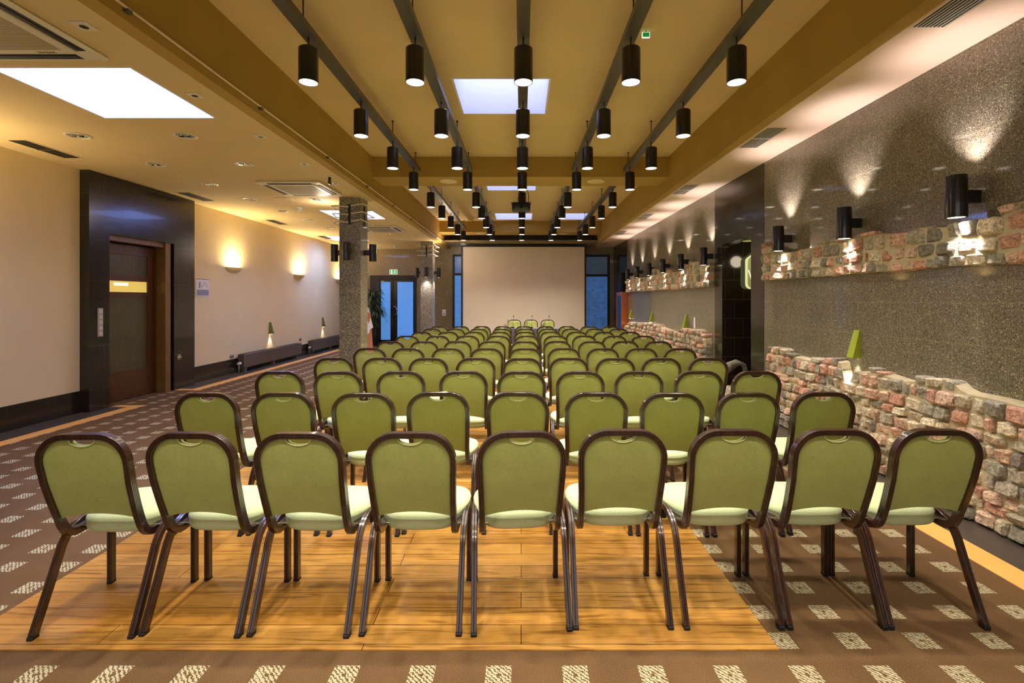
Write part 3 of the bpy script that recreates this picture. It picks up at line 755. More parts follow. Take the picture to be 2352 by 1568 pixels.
# rings round the columns ----------------------------------------------------
def hoop(cx, cy, label, hz):
    r = empty('ring_lamp', (cx, cy, 0), label, 'column rings', 'white tube rings on the columns')
    for k in range(3):
        z = hz-k*.135; e = .185+.13; o_ = .02*k
        P = [(-.02, -.20, z), (-e+.1, -.24, z+.01), (-e+o_, -.20, z+.015), (-e-.02+o_, 0, z-.01), (-e+o_, .22, z+.01), (0, .26, z), (e-o_, .24, z+.02), (e+.02-o_, .0, z+.0), (e-.06-o_, -.23, z+.045), (.02, -.20, z+.02)]
        MB().tube(P, .0105, 8).build('ring_tube', M['plastic'], r, smooth=50)
    m = MB().box(-.03, .01, -.205, -.19, hz-.30, hz+.04); m.box(.188, .20, -.02, .02, hz-.3, hz+.04); m.build('clamp', M['blackm'], r)
    return r
hoop(-2.967, 8.64, 'three bent white tube rings round the near speckled column', H+1.60); hoop(-2.885, 15.09, 'three bent white tube rings round the far speckled column', H+1.60)
l = light('ring_glow', 'POINT', (-2.3, 15.0, CL-.25), 26, (1, .8, .62), shadow_soft_size=.1)
for nm_, (x_, y_) in (('a', (-3.6, 8.9)),): light('ring_glow', 'POINT', (x_, y_, CL-.22), 9, (1, .8, .62), shadow_soft_size=.1)

# ---------------------------------------------------------------- green wedge lamps
def wedge(y, right, label):
    x = XR if right else XL; s = -1 if right else 1; zt, zb = (H-.30, H-.565) if right else (H-.55, H-.83)
    r = empty('wedge_lamp', (x, y, 0), label, 'wall lamp', 'green wedge lamps')
    w0, w1 = .080, .074; d0, d1 = .012, .082
    v = [(0, -w1/2-.01, zb), (0, w1/2+.01, zb), (s*d1, w1/2+.01, zb), (s*d1, -w1/2-.01, zb), (0, -w0/2, zt), (0, w0/2, zt), (s*d0, w0/2, zt), (s*d0, -w0/2, zt)]
    m = MB(); m.v = v
    for q in ((4, 5, 6, 7), (0, 1, 5, 4), (1, 2, 6, 5), (2, 3, 7, 6), (3, 0, 4, 7), (0, 3, 2, 1)): m.face(q)
    fixnormals(m.build('shade', M['green'] if right else M['darkgreen'], r))
    MB().box(min(s*.015, s*.065), max(s*.015, s*.065), -.02, .02, zb-.003, zb-.001).build('lens', M['lens'], r)
    l = light('wedge_beam', 'SPOT', (s*.045, 0, zb-.01), 8, (1, .9, .8), r, spot_size=R(70), spot_blend=.7, shadow_soft_size=.02)
    return r
for y, n_ in ((4.72, 'before the dark doorway'), (9.6, 'first beyond the dark doorway'), (12.1, 'second beyond the dark doorway'), (14.4, 'third beyond the dark doorway')): wedge(y, True, 'lime green wedge lamp on the terrazzo wall, '+n_)
for y, n_ in ((11.7, 'above the nearer radiator'), (14.8, 'above the farther radiator')): wedge(y, False, 'olive green wedge lamp on the cream wall '+n_)

# sconces on the cream wall ------------------------------------------------
def sconce(y, label):
    r = empty('uplight_sconce', (XL, y, H+.56), label, 'wall lamp', 'bowl sconces on the cream wall'); m = MB()
    m.grid(lambda u, v: (sin(pi*u)*.13*(sin(v*pi/2)), -cos(pi*u)*.27*(sin(v*pi/2)**.8), .10*(1-cos(v*pi/2))), 24, 8)
    m.build('bowl', M['cream'], r, smooth=60)
    MB().box(.0, .07, -.07, .07, .075, .085).build('bulb', M['bulb'], r)
    l = light('sconce_glow', 'AREA', (.06, 0, .10), P_SCONCE, AMBER, r, shape='RECTANGLE', size=.10, size_y=.16); l.rotation_euler = (pi, R(-8), 0)
for y, n_ in ((4.55, 'before the door surround'), (10.2, 'first past the door'), (13.2, 'second past the door'), (16.1, 'farthest, half behind the column')): sconce(y, 'cream bowl uplight on the cream wall, '+n_)

# ---------------------------------------------------------------- ceiling fittings
def put(src, x, y, z, label): 
    o = src if not src.get('used') else copy_tree(src); src['used'] = 1; o.location = (x, y, z); o['label'] = label; return o
r = empty('downlight', (0, 0, 0), 'x', 'ceiling light', 'round downlights in the aisle ceiling')
m = MB().lathe([(.115, 0), (.118, -.006), (.10, -.010), (.092, -.004), (.088, .0)], n=32); m.build('ring', M['plastic'], r, smooth=40)
MB().lathe([(.088, -.001), (.06, -.0005), (.0, -.0005)], n=24).build('reflector', M['silver'], r, smooth=60)
for x in (-.04, .04): MB().lathe([(.03, -.012), (.033, -.002)], (x, 0, 0), 16, True).build('bulb', M['chrome'], r, smooth=40)
dn = bpy.data.lights.new('downlight_beam', 'SPOT'); dn.energy = P_DOWN; dn.color = AMBER; dn.spot_size = R(120); dn.spot_blend = 1; dn.shadow_soft_size = .08
l = bpy.data.objects.new('downlight_beam', dn); COL.objects.link(l); l.parent = r; l.location = (0, 0, -.02)
dl = [(-4.79, y) for y in (4.15, 5.27, 6.39, 7.5, 8.62, 9.8, 10.95, 12.1, 13.2, 15.5, 16.5)]+[(-3.63, y) for y in (5.27, 6.39, 8.65, 13.2, 14.45)]
for i, (x, y) in enumerate(dl):
    n_ = i if i < 11 else i-11
    put(r, x, y, CL, 'round downlight, %s, %s' % ('line nearer the cream wall' if i < 11 else 'line nearer the beam', ('number %s from the camera' % (ORD+['twelfth'])[n_])))
r = empty('square_spot', (0, 0, 0), 'x', 'ceiling spotlight', 'small square spots along the beam')
MB().bbox(-.055, .055, -.055, .055, -.008, .0, .003).build('plate', M['plastic'], r); MB().lathe([(.026, -.009), (.02, -.0085), (0, -.0085)], n=18).build('lens', M['acgrey'], r)
for i, y in enumerate((3.157, 4.23, 5.3, 6.37, 7.43, 8.5, 11.2)): put(r, -2.83, y, CL, 'small square ceiling spot beside the beam, %s from the camera' % ORD[i])
def vent(label, x, y, cell=True, cat='vent'):
    r = empty('ceiling_vent', (x, y, 0), label, 'air vent', 'slatted vents in the side ceilings')
    return r
def make_vent(n, w, L, hatch):
    r = empty('ceiling_vent', (0, 0, 0), 'x', 'air vent', 'slatted vents in the side ceilings'); m = MB()
    m.box(-w/2-.025, w/2+.025, 0-.025, L+.025, -.004, -.001); m.build('frame', hatch, r)
    MB().box(-w/2, w/2, 0, L, -.006, -.0045).build('duct_opening', M['blackm'], r)
    m = MB(); 
    for i in range(n): x = -w/2+w*(i+.5)/n; m.box(x-.0035, x+.0035, 0, L, -.010, -.006)
    m.box(-w/2, w/2, L/2-.012, L/2+.012, -.0115, -.004); m.build('slats', M['plastic'] if hatch is M['ceil_r'] else M['track'], r)
    return r
vl = make_vent(7, .19, .67, M['ceil']); vr = make_vent(8, .21, .67, M['ceil_r'])
for i, y in enumerate((5.42, 8.09, 10.86, 13.6)): put(vl, -5.61, y, CL, 'slatted vent above the cream wall, %s from the camera' % ORD[i])
for i, y in enumerate((2.6, 5.2, 7.8, 10.45, 13.03, 15.68)): put(vr, 2.735, y, CR, 'slatted vent in the pale ceiling strip, %s from the camera' % ORD[i])
# air conditioning cassettes
def cassette(y, label):
    r = empty('ceiling_cassette', (-3.5, y+.49, CL), label, 'air conditioner', 'four-way ceiling cassettes'); h = .485
    m = MB(); m.bbox(-h, h, -h, h, -.028, 0, .012); m.build('panel', M['plastic'], r)
    m = MB(); m.bbox(-.365, .365, -.365, .365, -.036, -.026, .006); m.build('grille_frame', M['plastic'], r)
    g_ = MB().box(-.30, .30, -.30, .30, -.0375, -.0355).build('intake_grille', plain_grille, r)
    for k in range(4):
        q = MB().box(-.33, .33, .378, .445, -.0305, -.0275); s_ = MB().box(-.32, .32, .392, .42, -.034, -.0305)
        a = k*pi/2; rot = lambda v: (v[0]*cos(a)-v[1]*sin(a), v[0]*sin(a)+v[1]*cos(a), v[2])
        q.v = [rot(v) for v in q.v]; s_.v = [rot(v) for v in s_.v]
        o = q.build('outlet', M['blackm'], r); s_.build('flap', M['acgrey'], o)
    return r
t = NT('ribbed_grille'); sx = t.n('ShaderNodeSeparateXYZ'); t.l(t.obj(), sx.inputs[0])
fr = t.math('FRACT', t.math('MULTIPLY', sx.outputs[1], 1/.0125)); t.l(t.mix(t.math('GREATER_THAN', fr, .6), lin((196, 180, 140)), lin((96, 82, 52))), t.b.inputs['Base Color']); plain_grille = t.m
c1 = cassette(2.6, 'large ceiling air conditioner nearest the camera, with dark lettering'); cassette(7.29, 'ceiling air conditioner in front of the near column'); cassette(11.7, 'ceiling air conditioner behind the near column')
text('lettering', 'SAMSUNG', .034, M['inkdark'], c1, (.165, .336, -.0365), (0, pi, 0), .0008, width=.13)
# speakers, smoke detectors
r = empty('ceiling_speaker', (0, 0, 0), 'x', 'ceiling speaker', 'round ceiling speakers')
MB().lathe([(.15, 0), (.152, -.005), (.14, -.008), (.135, -.005)], n=36).build('ring', M['plastic'], r, smooth=40); MB().lathe([(.135, -.0055), (0, -.0045)], n=36).build('grille', M['ceil'], r, smooth=60)
put(r, -4.19, 8.62, CL, 'round speaker in the aisle ceiling'); put(r, -1.27, 8.52, CB, 'round speaker under the nearer cross beam, aisle side'); put(r, 1.31, 8.52, CB, 'round speaker under the nearer cross beam, stone wall side')
put(r, -1.25, 15.3, CB, 'round speaker under the farther cross beam, aisle side'); put(r, 1.3, 15.3, CB, 'round speaker under the farther cross beam, stone wall side')
r = empty('smoke_detector', (0, 0, 0), 'x', 'smoke detector', 'smoke detectors in the aisle ceiling')
MB().lathe([(.06, 0), (.06, -.02), (.045, -.028), (.045, -.045), (.03, -.055), (0, -.056)], n=24).build('housing', M['white'], r, smooth=30); MB().lathe([(.047, -.03), (.047, -.036)], n=24).build('slot', M['acgrey'], r)
put(r, -4.3, 9.44, CL, 'white smoke detector between the near downlights'); put(r, -4.2, 16.2, CL, 'white smoke detector near the granite end wall')
# small black camera hung from aisle ceiling
r = empty('ceiling_camera', (-2.78, 7.08, CL), 'small black bracket device hanging from the aisle ceiling beside the beam', 'camera')
MB().cyl((0, 0, -.03), .02, .03, 12).build('mount', M['black'], r); MB().bbox(-.012, .012, -.03, .03, -.10, -.03, .004).build('arm', M['black'], r); MB().cyl((0, -.04, -.09), .016, .07, 12, 'Y').build('body', M['black'], r)
# conduit
r = empty('conduit', (BL+.022, 0, H+1.84), 'thin pale cable conduit running along the beam face over the aisle', 'conduit')
MB().cyl((0, YB, 0), .009, YE-YB, 8, 'Y').build('pipe', M['ceil_r'], r, smooth=50)
for y in (3.09, 4.67, 6.28, 7.9, 9.5, 11.1, 12.7, 14.3): MB().bbox(-.021, .014, y-.02, y+.02, -.028, -.006, .003).build('clip', M['track'], r)
# projector
r = empty('projector', (0, 8.93, H+1.64), 'black projector hanging from the ceiling behind the nearer cross beam', 'projector')
MB().bbox(-.17, .17, 0, .26, .0, .13, .02).build('body', M['blackm'], r); MB().bbox(-.19, .19, 0.01, .25, .13, .14, .003).build('mounting_plate', M['black'], r)
MB().cyl((0, -.02, .06), .035, .03, 20, 'Y').build('lens', M['glassdark'], r, smooth=40); m = MB().box(-.11, .11, -.002, .002, .02, .05); m.build('vent', M['track'], r)
MB().cyl((-.02, .15, .14), .025, CM-(H+1.64)-.14, 16).build('pole', M['black'], r, smooth=40)
MB().tube([(.02, .02, .1), (-.03, -.03, .06), (-.06, -.02, .2), (.0, 0, .36), (.10, .02, .38), (.14, .05, .28), (.14, .1, .14)], .006, 6).build('cable', M['blackm'], r, smooth=60)
# hanging exit arrow
r = empty('exit_sign', (1.115, 4.36, CM-.035), 'small green exit plate hanging from the raised ceiling behind the track', 'exit sign')
MB().bbox(-.035, .035, -.008, .008, -.03, .02, .002).build('plate', M['exitwhite'], r); MB().box(-.03, .03, -.010, .010, -.025, .015).build('green_face', M['exitgreen'], r); MB().cyl((0, 0, .02), .004, .015, 8).build('rod', M['black'], r)

# ---------------------------------------------------------------- door 1 (wooden, cream wall)
d = empty('door_1', (-6.13, 6.99, 0)); struct(d, 'tall wooden door with a narrow lit glass slot')
W_ = 1.24; m = MB(); x0, x1 = -.02, .025
m.box(x0, x1, 0.0, 1.10, 0.01, .44); m.box(x0, x1, .98, 1.10, .44, 2.39); m.box(x0, x1, 0, .09, .44, 2.39); m.box(x0, x1, .09, .98, 2.24, 2.39); m.box(x0, x1, .09, .98, 1.83, 1.92); m.box(x0, x1, .09, .98, 1.58, 1.66)
struct(m.build('leaf', M['doorbrown'], d)); 
m = MB(); m.box(-.012, .012, .09, .98, .44, 1.58); m.box(-.012, .012, .09, .98, 1.92, 2.24); struct(m.build('panel', M['doorgreen'], d))
struct(MB().box(-.008, .008, .09, .98, 1.66, 1.83).build('pane', M['slotglow'], d)); struct(MB().box(.008, .012, .34, .60, 1.76, 1.80).build('pane_tube', M['slottube'], d))
o = MB().tube([(.025, .06, 1.03), (.07, .06, 1.03), (.075, .1, 1.03), (.072, .19, 1.02)], .009, 10).build('handle', M['chrome'], d, smooth=50); struct(o)
m = MB(); m.box(-.02, .20, 1.14, 1.26, 0, 2.49); m.box(-.02, .17, -.0, 1.14, 2.41, 2.49); struct(m.build('frame', M['dooroak'], d))
struct(MB().box(-.02, .05, 1.10, 1.14, 0, 2.41).build('frame', M['doorbrown'], d))
r = empty('door_stop', (-5.90, 8.40, .55), 'round chrome knob on the black stone beside the wooden door', 'door stop'); MB().lathe([(0, 0), (.05, 0), (.05, .012), (.03, .016), (.02, .04), (0, .042)], n=24, axis='X').build('disc', M['chrome'], r, smooth=35)
r = empty('light_switch', (-5.90, 6.83, H-.325), 'silver five-gang switch plate on black stone beside the wooden door', 'light switch'); MB().bbox(0, .010, -.045, .045, -.20, .20, .003).build('plate', M['silver'], r)
for k in range(5): MB().bbox(.01, .015, -.026, .026, -.175+k*.078-.010, -.135+k*.078+.008, .002).build('switch', M['plastic'], r)
r = empty('wall_notice', (XL, 9.02, H), 'white printed floor plan notice on cream wall beside the black stone', 'notice'); MB().bbox(0, .012, 0, .40, .05, .385, .002).build('sheet', M['paper'], r)
m = MB(); m.box(.012, .0132, .03, .37, .07, .18); m.build('text_block', M['ink'], r)
m = MB(); m.box(.012, .0132, .01, .39, .372, .382)
for (a, b, c, e) in ((.09, .11, .21, .31), (.13, .14, .2, .33), (.09, .14, .31, .315), (.18, .19, .22, .27), (.24, .25, .26, .32), (.3, .33, .24, .25), (.3, .305, .24, .31)): m.box(.012, .0132, a, b, c, e)
m.build('plan_lines', M['inkdark'], r)

# radiators and sockets -------------------------------------------------------
def radiator(y0, y1, label):
    r = empty('radiator', (-5.92, y0, 0), label, 'radiator', 'low radiators along the cream wall'); L = y1-y0
    m = MB().bbox(-.07, .07, 0, L, .10, .385, .006); m.build('panel', M['radiator'], r)
    m = MB(); n = int(L/.05)
    for i in range(n): m.box(-.055, .055, .03+i*(L-.06)/n, .03+i*(L-.06)/n+.004, .385, .388)
    m.build('top_grille', M['acgrey'], r)
    k = 3
    for i in range(k): yy = .15+i*(L-.3)/(k-1); MB().box(-.05, .03, yy-.012, yy+.012, 0.004, .10).build('leg', M['silver'], r)
    o = MB().cyl((.0, -.10, .20), .028, .08, 16, 'Y').build('valve', M['white'], r, smooth=40)
    MB().tube([(0, 0, .2), (0, -.06, .2), (0, -.07, .17), (0, -.07, .004)], .009, 8).build('pipe', M['chrome'], r, smooth=50)
radiator(10.3, 13.0, 'low grey radiator box on cream wall nearer the door'); radiator(13.7, 16.6, 'low grey radiator box on cream wall partly behind the column')
def socket(loc, axis, label, s=1):
    r = empty('wall_socket', loc, label, 'wall socket'); 
    if axis == 'X': MB().bbox(0, .010, -.07, .07, -.04, .04, .003).build('plate', M['silver'], r); m = MB().cyl((.0095, -.035, 0), .022, .002, 16, 'X'); m.cyl((.0095, .035, 0), .022, .002, 16, 'X'); m.build('outlet', M['acgrey'], r)
    elif axis == '-X': MB().bbox(-.010, 0, -.04, .04, -.14, .14, .003).build('plate', M['white'], r); MB().cyl((-.012, 0, -.08), .02, .003, 16, 'X').build('outlet', M['acgrey'], r)
    else: MB().bbox(-.065*s, .065*s, -.01, 0, -.11*s, .11*s, .003).build('plate', M['white'], r); MB().cyl((0, -.012, -.05*s), .025, .003, 16, 'Y').build('outlet', M['acgrey'], r)
socket((XL, 10.15, .355), 'X', 'grey double socket on cream wall before the nearer radiator'); socket((XL, 13.3, .45), 'X', 'grey double socket on cream wall between the radiators')
socket((XR, 9.15, H-.48), '-X', 'tall white socket strip on terrazzo wall above the low stones'); socket((-2.72, YE, H-.47), 'Y', 'white double socket on granite end wall beside the window')
socket((3.22-.0, YE, H+1.32), 'Y', 'small white wall control high on the end wall', .5) if False else None
r = empty('wall_control', (3.19, YE, H+1.33), 'small square white control on the end wall above the cabinet', 'wall control'); MB().bbox(-.045, .045, -.02, 0, -.05, .05, .004).build('housing', M['white'], r); MB().box(-.012, .012, -.022, -.02, -.014, .014).build('button', M['acgrey'], r)

# ---------------------------------------------------------------- end wall doors and windows
d = empty('door_2', (0, YE, 0)); struct(d, 'black framed double door with blue daylit glass')
m = MB(); m.box(-5.32, -4.98, -.04, .12, 0, 2.39); m.box(-3.77, -3.69, -.04, .12, 0, 2.39); m.box(-4.98, -3.77, -.04, .12, 2.22, 2.39); struct(m.build('frame', M['blackm'], d))
def leaf(x0, x1, w0, w1):
    m = MB(); m.box(x0, x0+w0, 0, .06, .01, 2.21); m.box(x1-w1, x1, 0, .06, .01, 2.21); m.box(x0+w0, x1-w1, 0, .06, .01, .12); m.box(x0+w0, x1-w1, 0, .06, 2.16, 2.21)
    o = struct(m.build('leaf', M['black'], d)); struct(MB().box(x0+w0, x1-w1, .02, .035, .12, 2.16).build('pane', M['bluepane'], o)); return o
leaf(-4.97, -4.51, -.0+.02, .10); o = leaf(-4.50, -3.78, .13, .03)
struct(MB().tube([(-4.5, -.0, 1.30), (-4.5, -.05, 1.30), (-4.41, -.06, 1.28), (-4.36, -.06, 1.16), (-4.38, -.06, 1.04), (-4.47, -.05, .98), (-4.47, 0, .98)], .013, 10).build('handle', M['chrome'], d, smooth=60))
struct(MB().box(-4.52, -4.49, -.01, 0, 1.02, 1.10).build('lock', M['chrome'], d))
def window(x0, x1, z0, z1, zt, label, top, bot, idx):
    d = empty('window_%d' % idx, (0, YE, 0)); struct(d, label); m = MB(); f = .07
    m.box(x0, x0+f, -.03, .12, z0, z1); m.box(x1-f, x1, -.03, .12, z0, z1); m.box(x0+f, x1-f, -.03, .12, z1-f, z1); m.box(x0+f, x1-f, -.03, .12, z0, z0+f); m.box(x0+f, x1-f, -.03, .12, zt-.04, zt+.04)
    struct(m.build('frame', M['blackm'], d)); struct(MB().box(x0+f, x1-f, .06, .08, zt+.04, z1-f).build('pane', top, d)); struct(MB().box(x0+f, x1-f, .06, .08, z0+f, zt-.04).build('pane', bot, d))
    for (a, b) in ((zt+.04, z1-f), (z0+f, zt-.04)):
        m = MB(); n = int((b-a)/.05)
        for i in range(n): z = a+(i+.5)*(b-a)/n; m.box(x0+f+.01, x1-f-.01, .025, .04, z-.004, z+.004)
        struct(m.build('blind', M['bluedim'], d))
    return d
window(-2.42, -1.5, .12, 3.13, H+.88, 'blue lit window beside the screen, aisle side', M['bluepane2'], M['bluepane'], k+10 if False else 9)
window(1.95, 3.12, .12, 3.12, H+.84, 'blue lit window beside the screen, stone wall side', M['bluedim'], M['bluepane2'], 10)
r = empty('exit_sign', (-4.50, YE, H+.96), 'green running figure exit sign over the black double door', 'exit sign')
MB().bbox(-.135, .135, -.03, 0, -.08, .08, .004).build('housing', M['exitwhite'], r); MB().box(-.125, .125, -.033, -.03, -.07, .07).build('green_face', M['exitgreen'], r)
m = MB(); m.box(-.085, -.035, -.036, -.033, -.055, .055)
for a, b in (((.06, .04), (.045, -.005)), ((.045, -.005), (.075, -.03)), ((.075, -.03), (.09, -.058)), ((.045, -.005), (.02, -.03)), ((.02, -.03), (-.0, -.05)), ((.055, .03), (.085, .005)), ((.055, .03), (.03, .02)), ((.03, .02), (.02, -.005))): m.tube([(a[0], -.035, a[1]), (b[0], -.035, b[1])], .007, 6)
m.lathe([(.0, -.036), (.012, -.036), (.012, -.033)], (.062, 0, .055), 12, axis='Y'); m.build('running_figure', M['exitwhite'], r)
# screen
r = empty('projection_screen', (0, 16.4, 0), 'large beige projection screen with a black border before the end wall', 'projection screen')
MB().box(-1.96, 2.13, -.01, 0, .24, H+1.757).build('screen_fabric', M['projscreen'], r)
m = MB(); b_ = .055; m.box(-1.96-b_, -1.96, -.03, .02, .18, H+1.757+b_); m.box(2.13, 2.13+b_, -.03, .02, .18, H+1.757+b_); m.box(-1.96, 2.13, -.03, .02, H+1.757, H+1.757+b_); m.box(-1.96, 2.13, -.03, .02, .18, .24); m.build('border', M['blackm'], r)
for x in (-1.9, 2.07): o = MB().box(x-.03, x+.03, .02, .06, 0, 1.2); o.box(x-.03, x+.03, -.35, .45, 0, .04); o.build('leg', M['blackm'], r)
# head table, microphones, glasses
tx0, tx1, ty0, ty1 = -.46, 1.12, 13.25, 13.93
r = empty('head_table', ((tx0+tx1)/2, (ty0+ty1)/2, 0), 'long table under a grey floor-length cloth before the screen', 'table'); hx, hy = (tx1-tx0)/2, (ty1-ty0)/2
MB().bbox(-hx, hx, -hy, hy, .72, .744, .004).build('tabletop', M['white'], r)
for sx_ in (-1, 1):
    for sy_ in (-1, 1): MB().cyl((sx_*(hx-.06), sy_*(hy-.06), 0), .02, .72, 10).build('leg', M['chrome'], r, smooth=40)
m = MB()
per = [(-hx+2*hx*i/60, -hy) for i in range(60)]+[(hx, -hy+2*hy*i/24) for i in range(24)]+[(hx-2*hx*i/60, hy) for i in range(60)]+[(-hx, hy-2*hy*i/24) for i in range(24)]
n = len(per)
for lv, z in enumerate((.02, .25, .5, .73, .750)):
    for i, (x, y) in enumerate(per):
        w_ = (.022*sin(i*1.05)+.01*sin(i*2.3))*(1-lv/4)+.012
        nx = (-1 if x <= -hx+1e-6 else 1 if x >= hx-1e-6 else 0); ny = (-1 if y <= -hy+1e-6 else 1 if y >= hy-1e-6 else 0); m.v.append((x+nx*w_, y+ny*w_, z))
for lv in range(4):
    for i in range(n): i2 = (i+1) % n; m.face((lv*n+i, lv*n+i2, (lv+1)*n+i2, (lv+1)*n+i))
m.face(tuple(4*n+i for i in range(n))); o = m.build('tablecloth', M['tablecloth'], None, smooth=60, loc=((tx0+tx1)/2, (ty0+ty1)/2, 0)); tag(o, 'grey floor-length tablecloth draped over the head table', 'tablecloth')
def mic(px, label):
    y = 13.45; x = (px-1197)*y/1120; r = empty('microphone', (x, y, .751), label, 'microphone', 'gooseneck microphones on the head table')
    MB().bbox(-.055, .055, -.05, .07, 0, .045, .01).build('base', M['blackm'], r); MB().tube([(.02, 0, .045), (.02, 0, .15), (.025, -.005, .25), (.03, -.02, .31)], .0035, 6).build('gooseneck', M['black'], r, smooth=60)
    MB().lathe([(0, -.01), (.010, 0), (.013, .02), (.010, .035), (0, .04)], (.03, -.02, .315), 12).build('capsule', M['blackm'], r, smooth=60)
for px, l_ in ((1177, 'aisle end of the table'), (1219.5, 'middle of the table'), (1258.5, 'stone wall end of the table')): mic(px, 'black gooseneck microphone on the head table, '+l_)
def glass(px, y, label):
    x = (px-1197)*y/1120; o = MB().lathe([(0, .002), (.026, .002), (.03, .01), (.033, .11), (.031, .11), (.028, .012), (0, .008)], n=18).build('drinking_glass', M['glass'], smooth=40, loc=(x, y, .751)); tag(o, label, 'glass', 'glasses on the head table')
def bottle(px, y, label):
    x = (px-1197)*y/1120; r = empty('water_bottle', (x, y, .751), label, 'bottle', 'water bottles on the head table')
    MB().lathe([(0, .002), (.028, .002), (.031, .01), (.031, .13), (.014, .18), (.012, .215), (0, .215)], n=18).build('body', M['glass'], r, smooth=50); MB().cyl((0, 0, .213), .013, .018, 12).build('cap', M['darkgreen'], r)
for px, l_ in ((1160, 'aisle edge'), (1204, 'beside the middle microphone'), (1246.5, 'beside the wall side microphone')): glass(px, 13.5, 'clear drinking glass on the head table, '+l_)
for px, l_ in ((1166.5, 'aisle edge'), (1209.5, 'beside the middle microphone'), (1251.5, 'beside the wall side microphone')): bottle(px, 13.6, 'clear water bottle on the head table, '+l_)

# draped stand behind the near column --------------------------------------
m = MB(); r = empty('draped_lectern', (-4.25, 13.0, 0), 'tall stand draped in white and terracotta cloth behind the near column', 'draped stand')
def drape(hx0, hx1, z0, z1, wob, seed):
    m = MB(); nn = 48
    for lv in range(7):
        t = lv/6; z = z0+(z1-z0)*t; hx = hx0+(hx1-hx0)*t
        for i in range(nn):
            a = 2*pi*i/nn; e = .5; x = abs(cos(a))**e*(1 if cos(a) > 0 else -1)*hx; y = abs(sin(a))**e*(1 if sin(a) > 0 else -1)*hx*.9
            k_ = 1+wob*(1-t)*sin(a*9+seed); zz = z+(.10*(1-t)*sin(a*2+seed) if wob > .05 else 0); m.v.append((x*k_, y*k_, max(zz, .004)))
    for lv in range(6):
        for i in range(nn): i2 = (i+1) % nn; m.face((lv*nn+i, lv*nn+i2, (lv+1)*nn+i2, (lv+1)*nn+i))
    m.face(tuple(6*nn+i for i in range(nn))); return m
drape(.28, .21, .01, 1.20, .045, 1).build('skirt_cloth', M['clothorange'], r, smooth=60); drape(.265, .16, .72, 1.33, .06, .6).build('top_cloth', M['clothwhite'], r, smooth=60)
# plant
r = empty('potted_plant', (-4.95, 16.3, 0), 'tall dark dracaena plant in front of the black double door', 'plant')
MB().lathe([(0, .0), (.16, 0), (.2, .35), (.19, .36), (.17, .33), (0, .33)], n=28).build('pot', M['blackm'], r, smooth=40)
for (x, y, h) in ((0, 0, 1.55), (.06, .04, 1.0), (-.05, -.03, .7)): MB().tube([(x, y, .3), (x*1.3, y*1.3, h*.6), (x*1.6, y*1.2, h)], .018, 8).build('stem', plain('stem_bark', (84, 70, 44), .8), r, smooth=50)
m = MB(); rl = random.Random(3)
for (x, y, h, cnt) in ((0, 0, 1.6, 40), (.1, .06, 1.05, 34), (-.08, -.04, .75, 26), (0, 0, 1.3, 18)):
    for i in range(cnt):
        a = rl.uniform(0, 2*pi); L = rl.uniform(.35, .55); up = rl.uniform(.12, .42); z0 = h+rl.uniform(-.12, .05); wd = rl.uniform(.018, .03); P = []
        for k_ in range(8):
            t = k_/7; rr = L*t*(1-.15*t); z = z0+up*sin(t*pi*.62)-(.42-up*.3)*t*t*.9; c = Vector((x+cos(a)*rr, y+sin(a)*rr, z)); w2 = wd*(sin(pi*min(1, t*.9+.1))**.7+.02)*(1 if k_ < 7 else .05)
            sd = Vector((-sin(a), cos(a), 0))*w2; P.append((c-sd, c+Vector((0, 0, -w2*.4)), c+sd))
        b = len(m.v)
        for p in P: m.v += [tuple(q) for q in p]
        for k_ in range(7):
            for j in (0, 1): q = b+k_*3+j; m.face((q, q+1, q+4, q+3))
m.build('leaves', M['leaf'], r, smooth=60)

# cabinet and speaker by the far stone wall ------------------------------------
r = empty('display_cabinet', (3.17, 15.35, 0), 'narrow orange wood cabinet with a glass door beside the end wall', 'cabinet')
m = MB(); m.box(-.07, .085, -.42, -.39, 0, 1.77); m.box(-.07, .085, .39, .42, 0, 1.77); m.box(-.07, .085, -.39, .39, 1.74, 1.77); m.box(-.07, .085, -.39, .39, 0, .08); m.box(.07, .085, -.39, .39, .08, 1.74); m.build('body', M['cabwood'], r)
m = MB(); m.box(-.09, -.07, -.42, -.32, .02, 1.77); m.box(-.09, -.07, .32, .42, .02, 1.77); m.box(-.09, -.07, -.32, .32, 1.67, 1.77); m.box(-.09, -.07, -.32, .32, .02, .12); o = m.build('door', M['cabwood'], r)
MB().box(-.082, -.078, -.32, .32, .12, 1.67).build('pane', M['glassdark'], o); MB().cyl((-.11, .3, .95), .012, .02, 10, 'X').build('knob', M['chrome'], o)
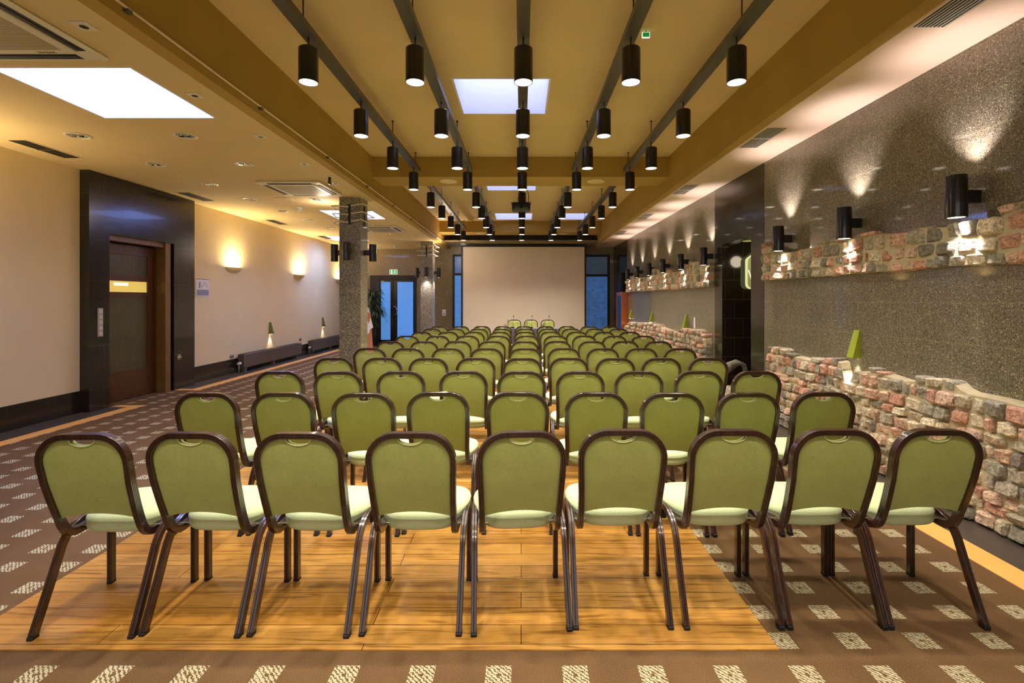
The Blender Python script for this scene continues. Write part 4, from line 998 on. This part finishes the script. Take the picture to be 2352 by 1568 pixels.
r = empty('wall_speaker', (3.19, 15.6, H+.25), 'black loudspeaker on the dark stone above the orange cabinet', 'speaker'); MB().bbox(-.06, .05, -.22, .22, 0, .60, .01).build('cabinet', M['blackm'], r); MB().box(-.066, -.06, -.2, .2, .02, .58).build('grille', M['acgrey'], r); MB().box(.05, .07, -.04, .04, .2, .4).build('bracket', M['black'], r)

# doorway sign and lamp ---------------------------------------------------------
r = empty('hotel_sign', (3.965, 7.79, H+.50), 'lit rounded sign with white lettering hanging inside the dark doorway', 'sign')
def sgn(s, y0, y1):
    P = []
    hw, hh = .36, .335
    def arc(cx, cz, rr, a0, a1, n=6):
        for i in range(n+1): a = R(a0+(a1-a0)*i/n); P.append((cx+rr*cos(a), cz+rr*sin(a)))
    arc(-hw+.08, -hh+.08, .08, 180, 270); arc(hw-.08, -hh+.08, .08, 270, 360); P.append((hw, hh-.28)); arc(hw-.06, hh-.22, .06, 0, 55, 3); P.append((.10, hh)); P.append((-.10, hh)); arc(-hw+.06, hh-.22, .06, 125, 180, 3)
    m = MB(); n = len(P); m.v = [(x*s, y0, z*s) for x, z in P]+[(x*s, y1, z*s) for x, z in P]
    m.face(tuple(range(n))); m.face(tuple(range(n, 2*n))[::-1])
    for i in range(n): i2 = (i+1) % n; m.face((i, i+n, i2+n, i2))
    return m
fixnormals(sgn(1, 0, .06).build('housing', M['signrim'], r)); fixnormals(sgn(.965, -.004, .0).build('sign_face', M['signface'], r))
text('lettering', 'Best', .23, M['signletter'], r, (0, -.006, .05), (pi/2, 0, 0), .002, width=.44); text('lettering', 'Western', .23, M['signletter'], r, (.0, -.006, -.12), (pi/2, 0, 0), .002, width=.68)
MB().box(-.02, .02, .06, .10, -.1, .1).build('bracket', M['blackm'], r)
r = empty('vestibule_lamp', (3.46, 7.45, 2.46), 'round flush lamp on the ceiling inside the dark doorway', 'ceiling light'); MB().lathe([(.075, 0), (.075, -.02), (.06, -.028), (0, -.03)], n=24).build('diffuser', M['signface'], r, smooth=40)
light('vestibule_glow', 'POINT', (3.75, 7.3, 2.2), 2, (1, .85, .6), shadow_soft_size=.1)
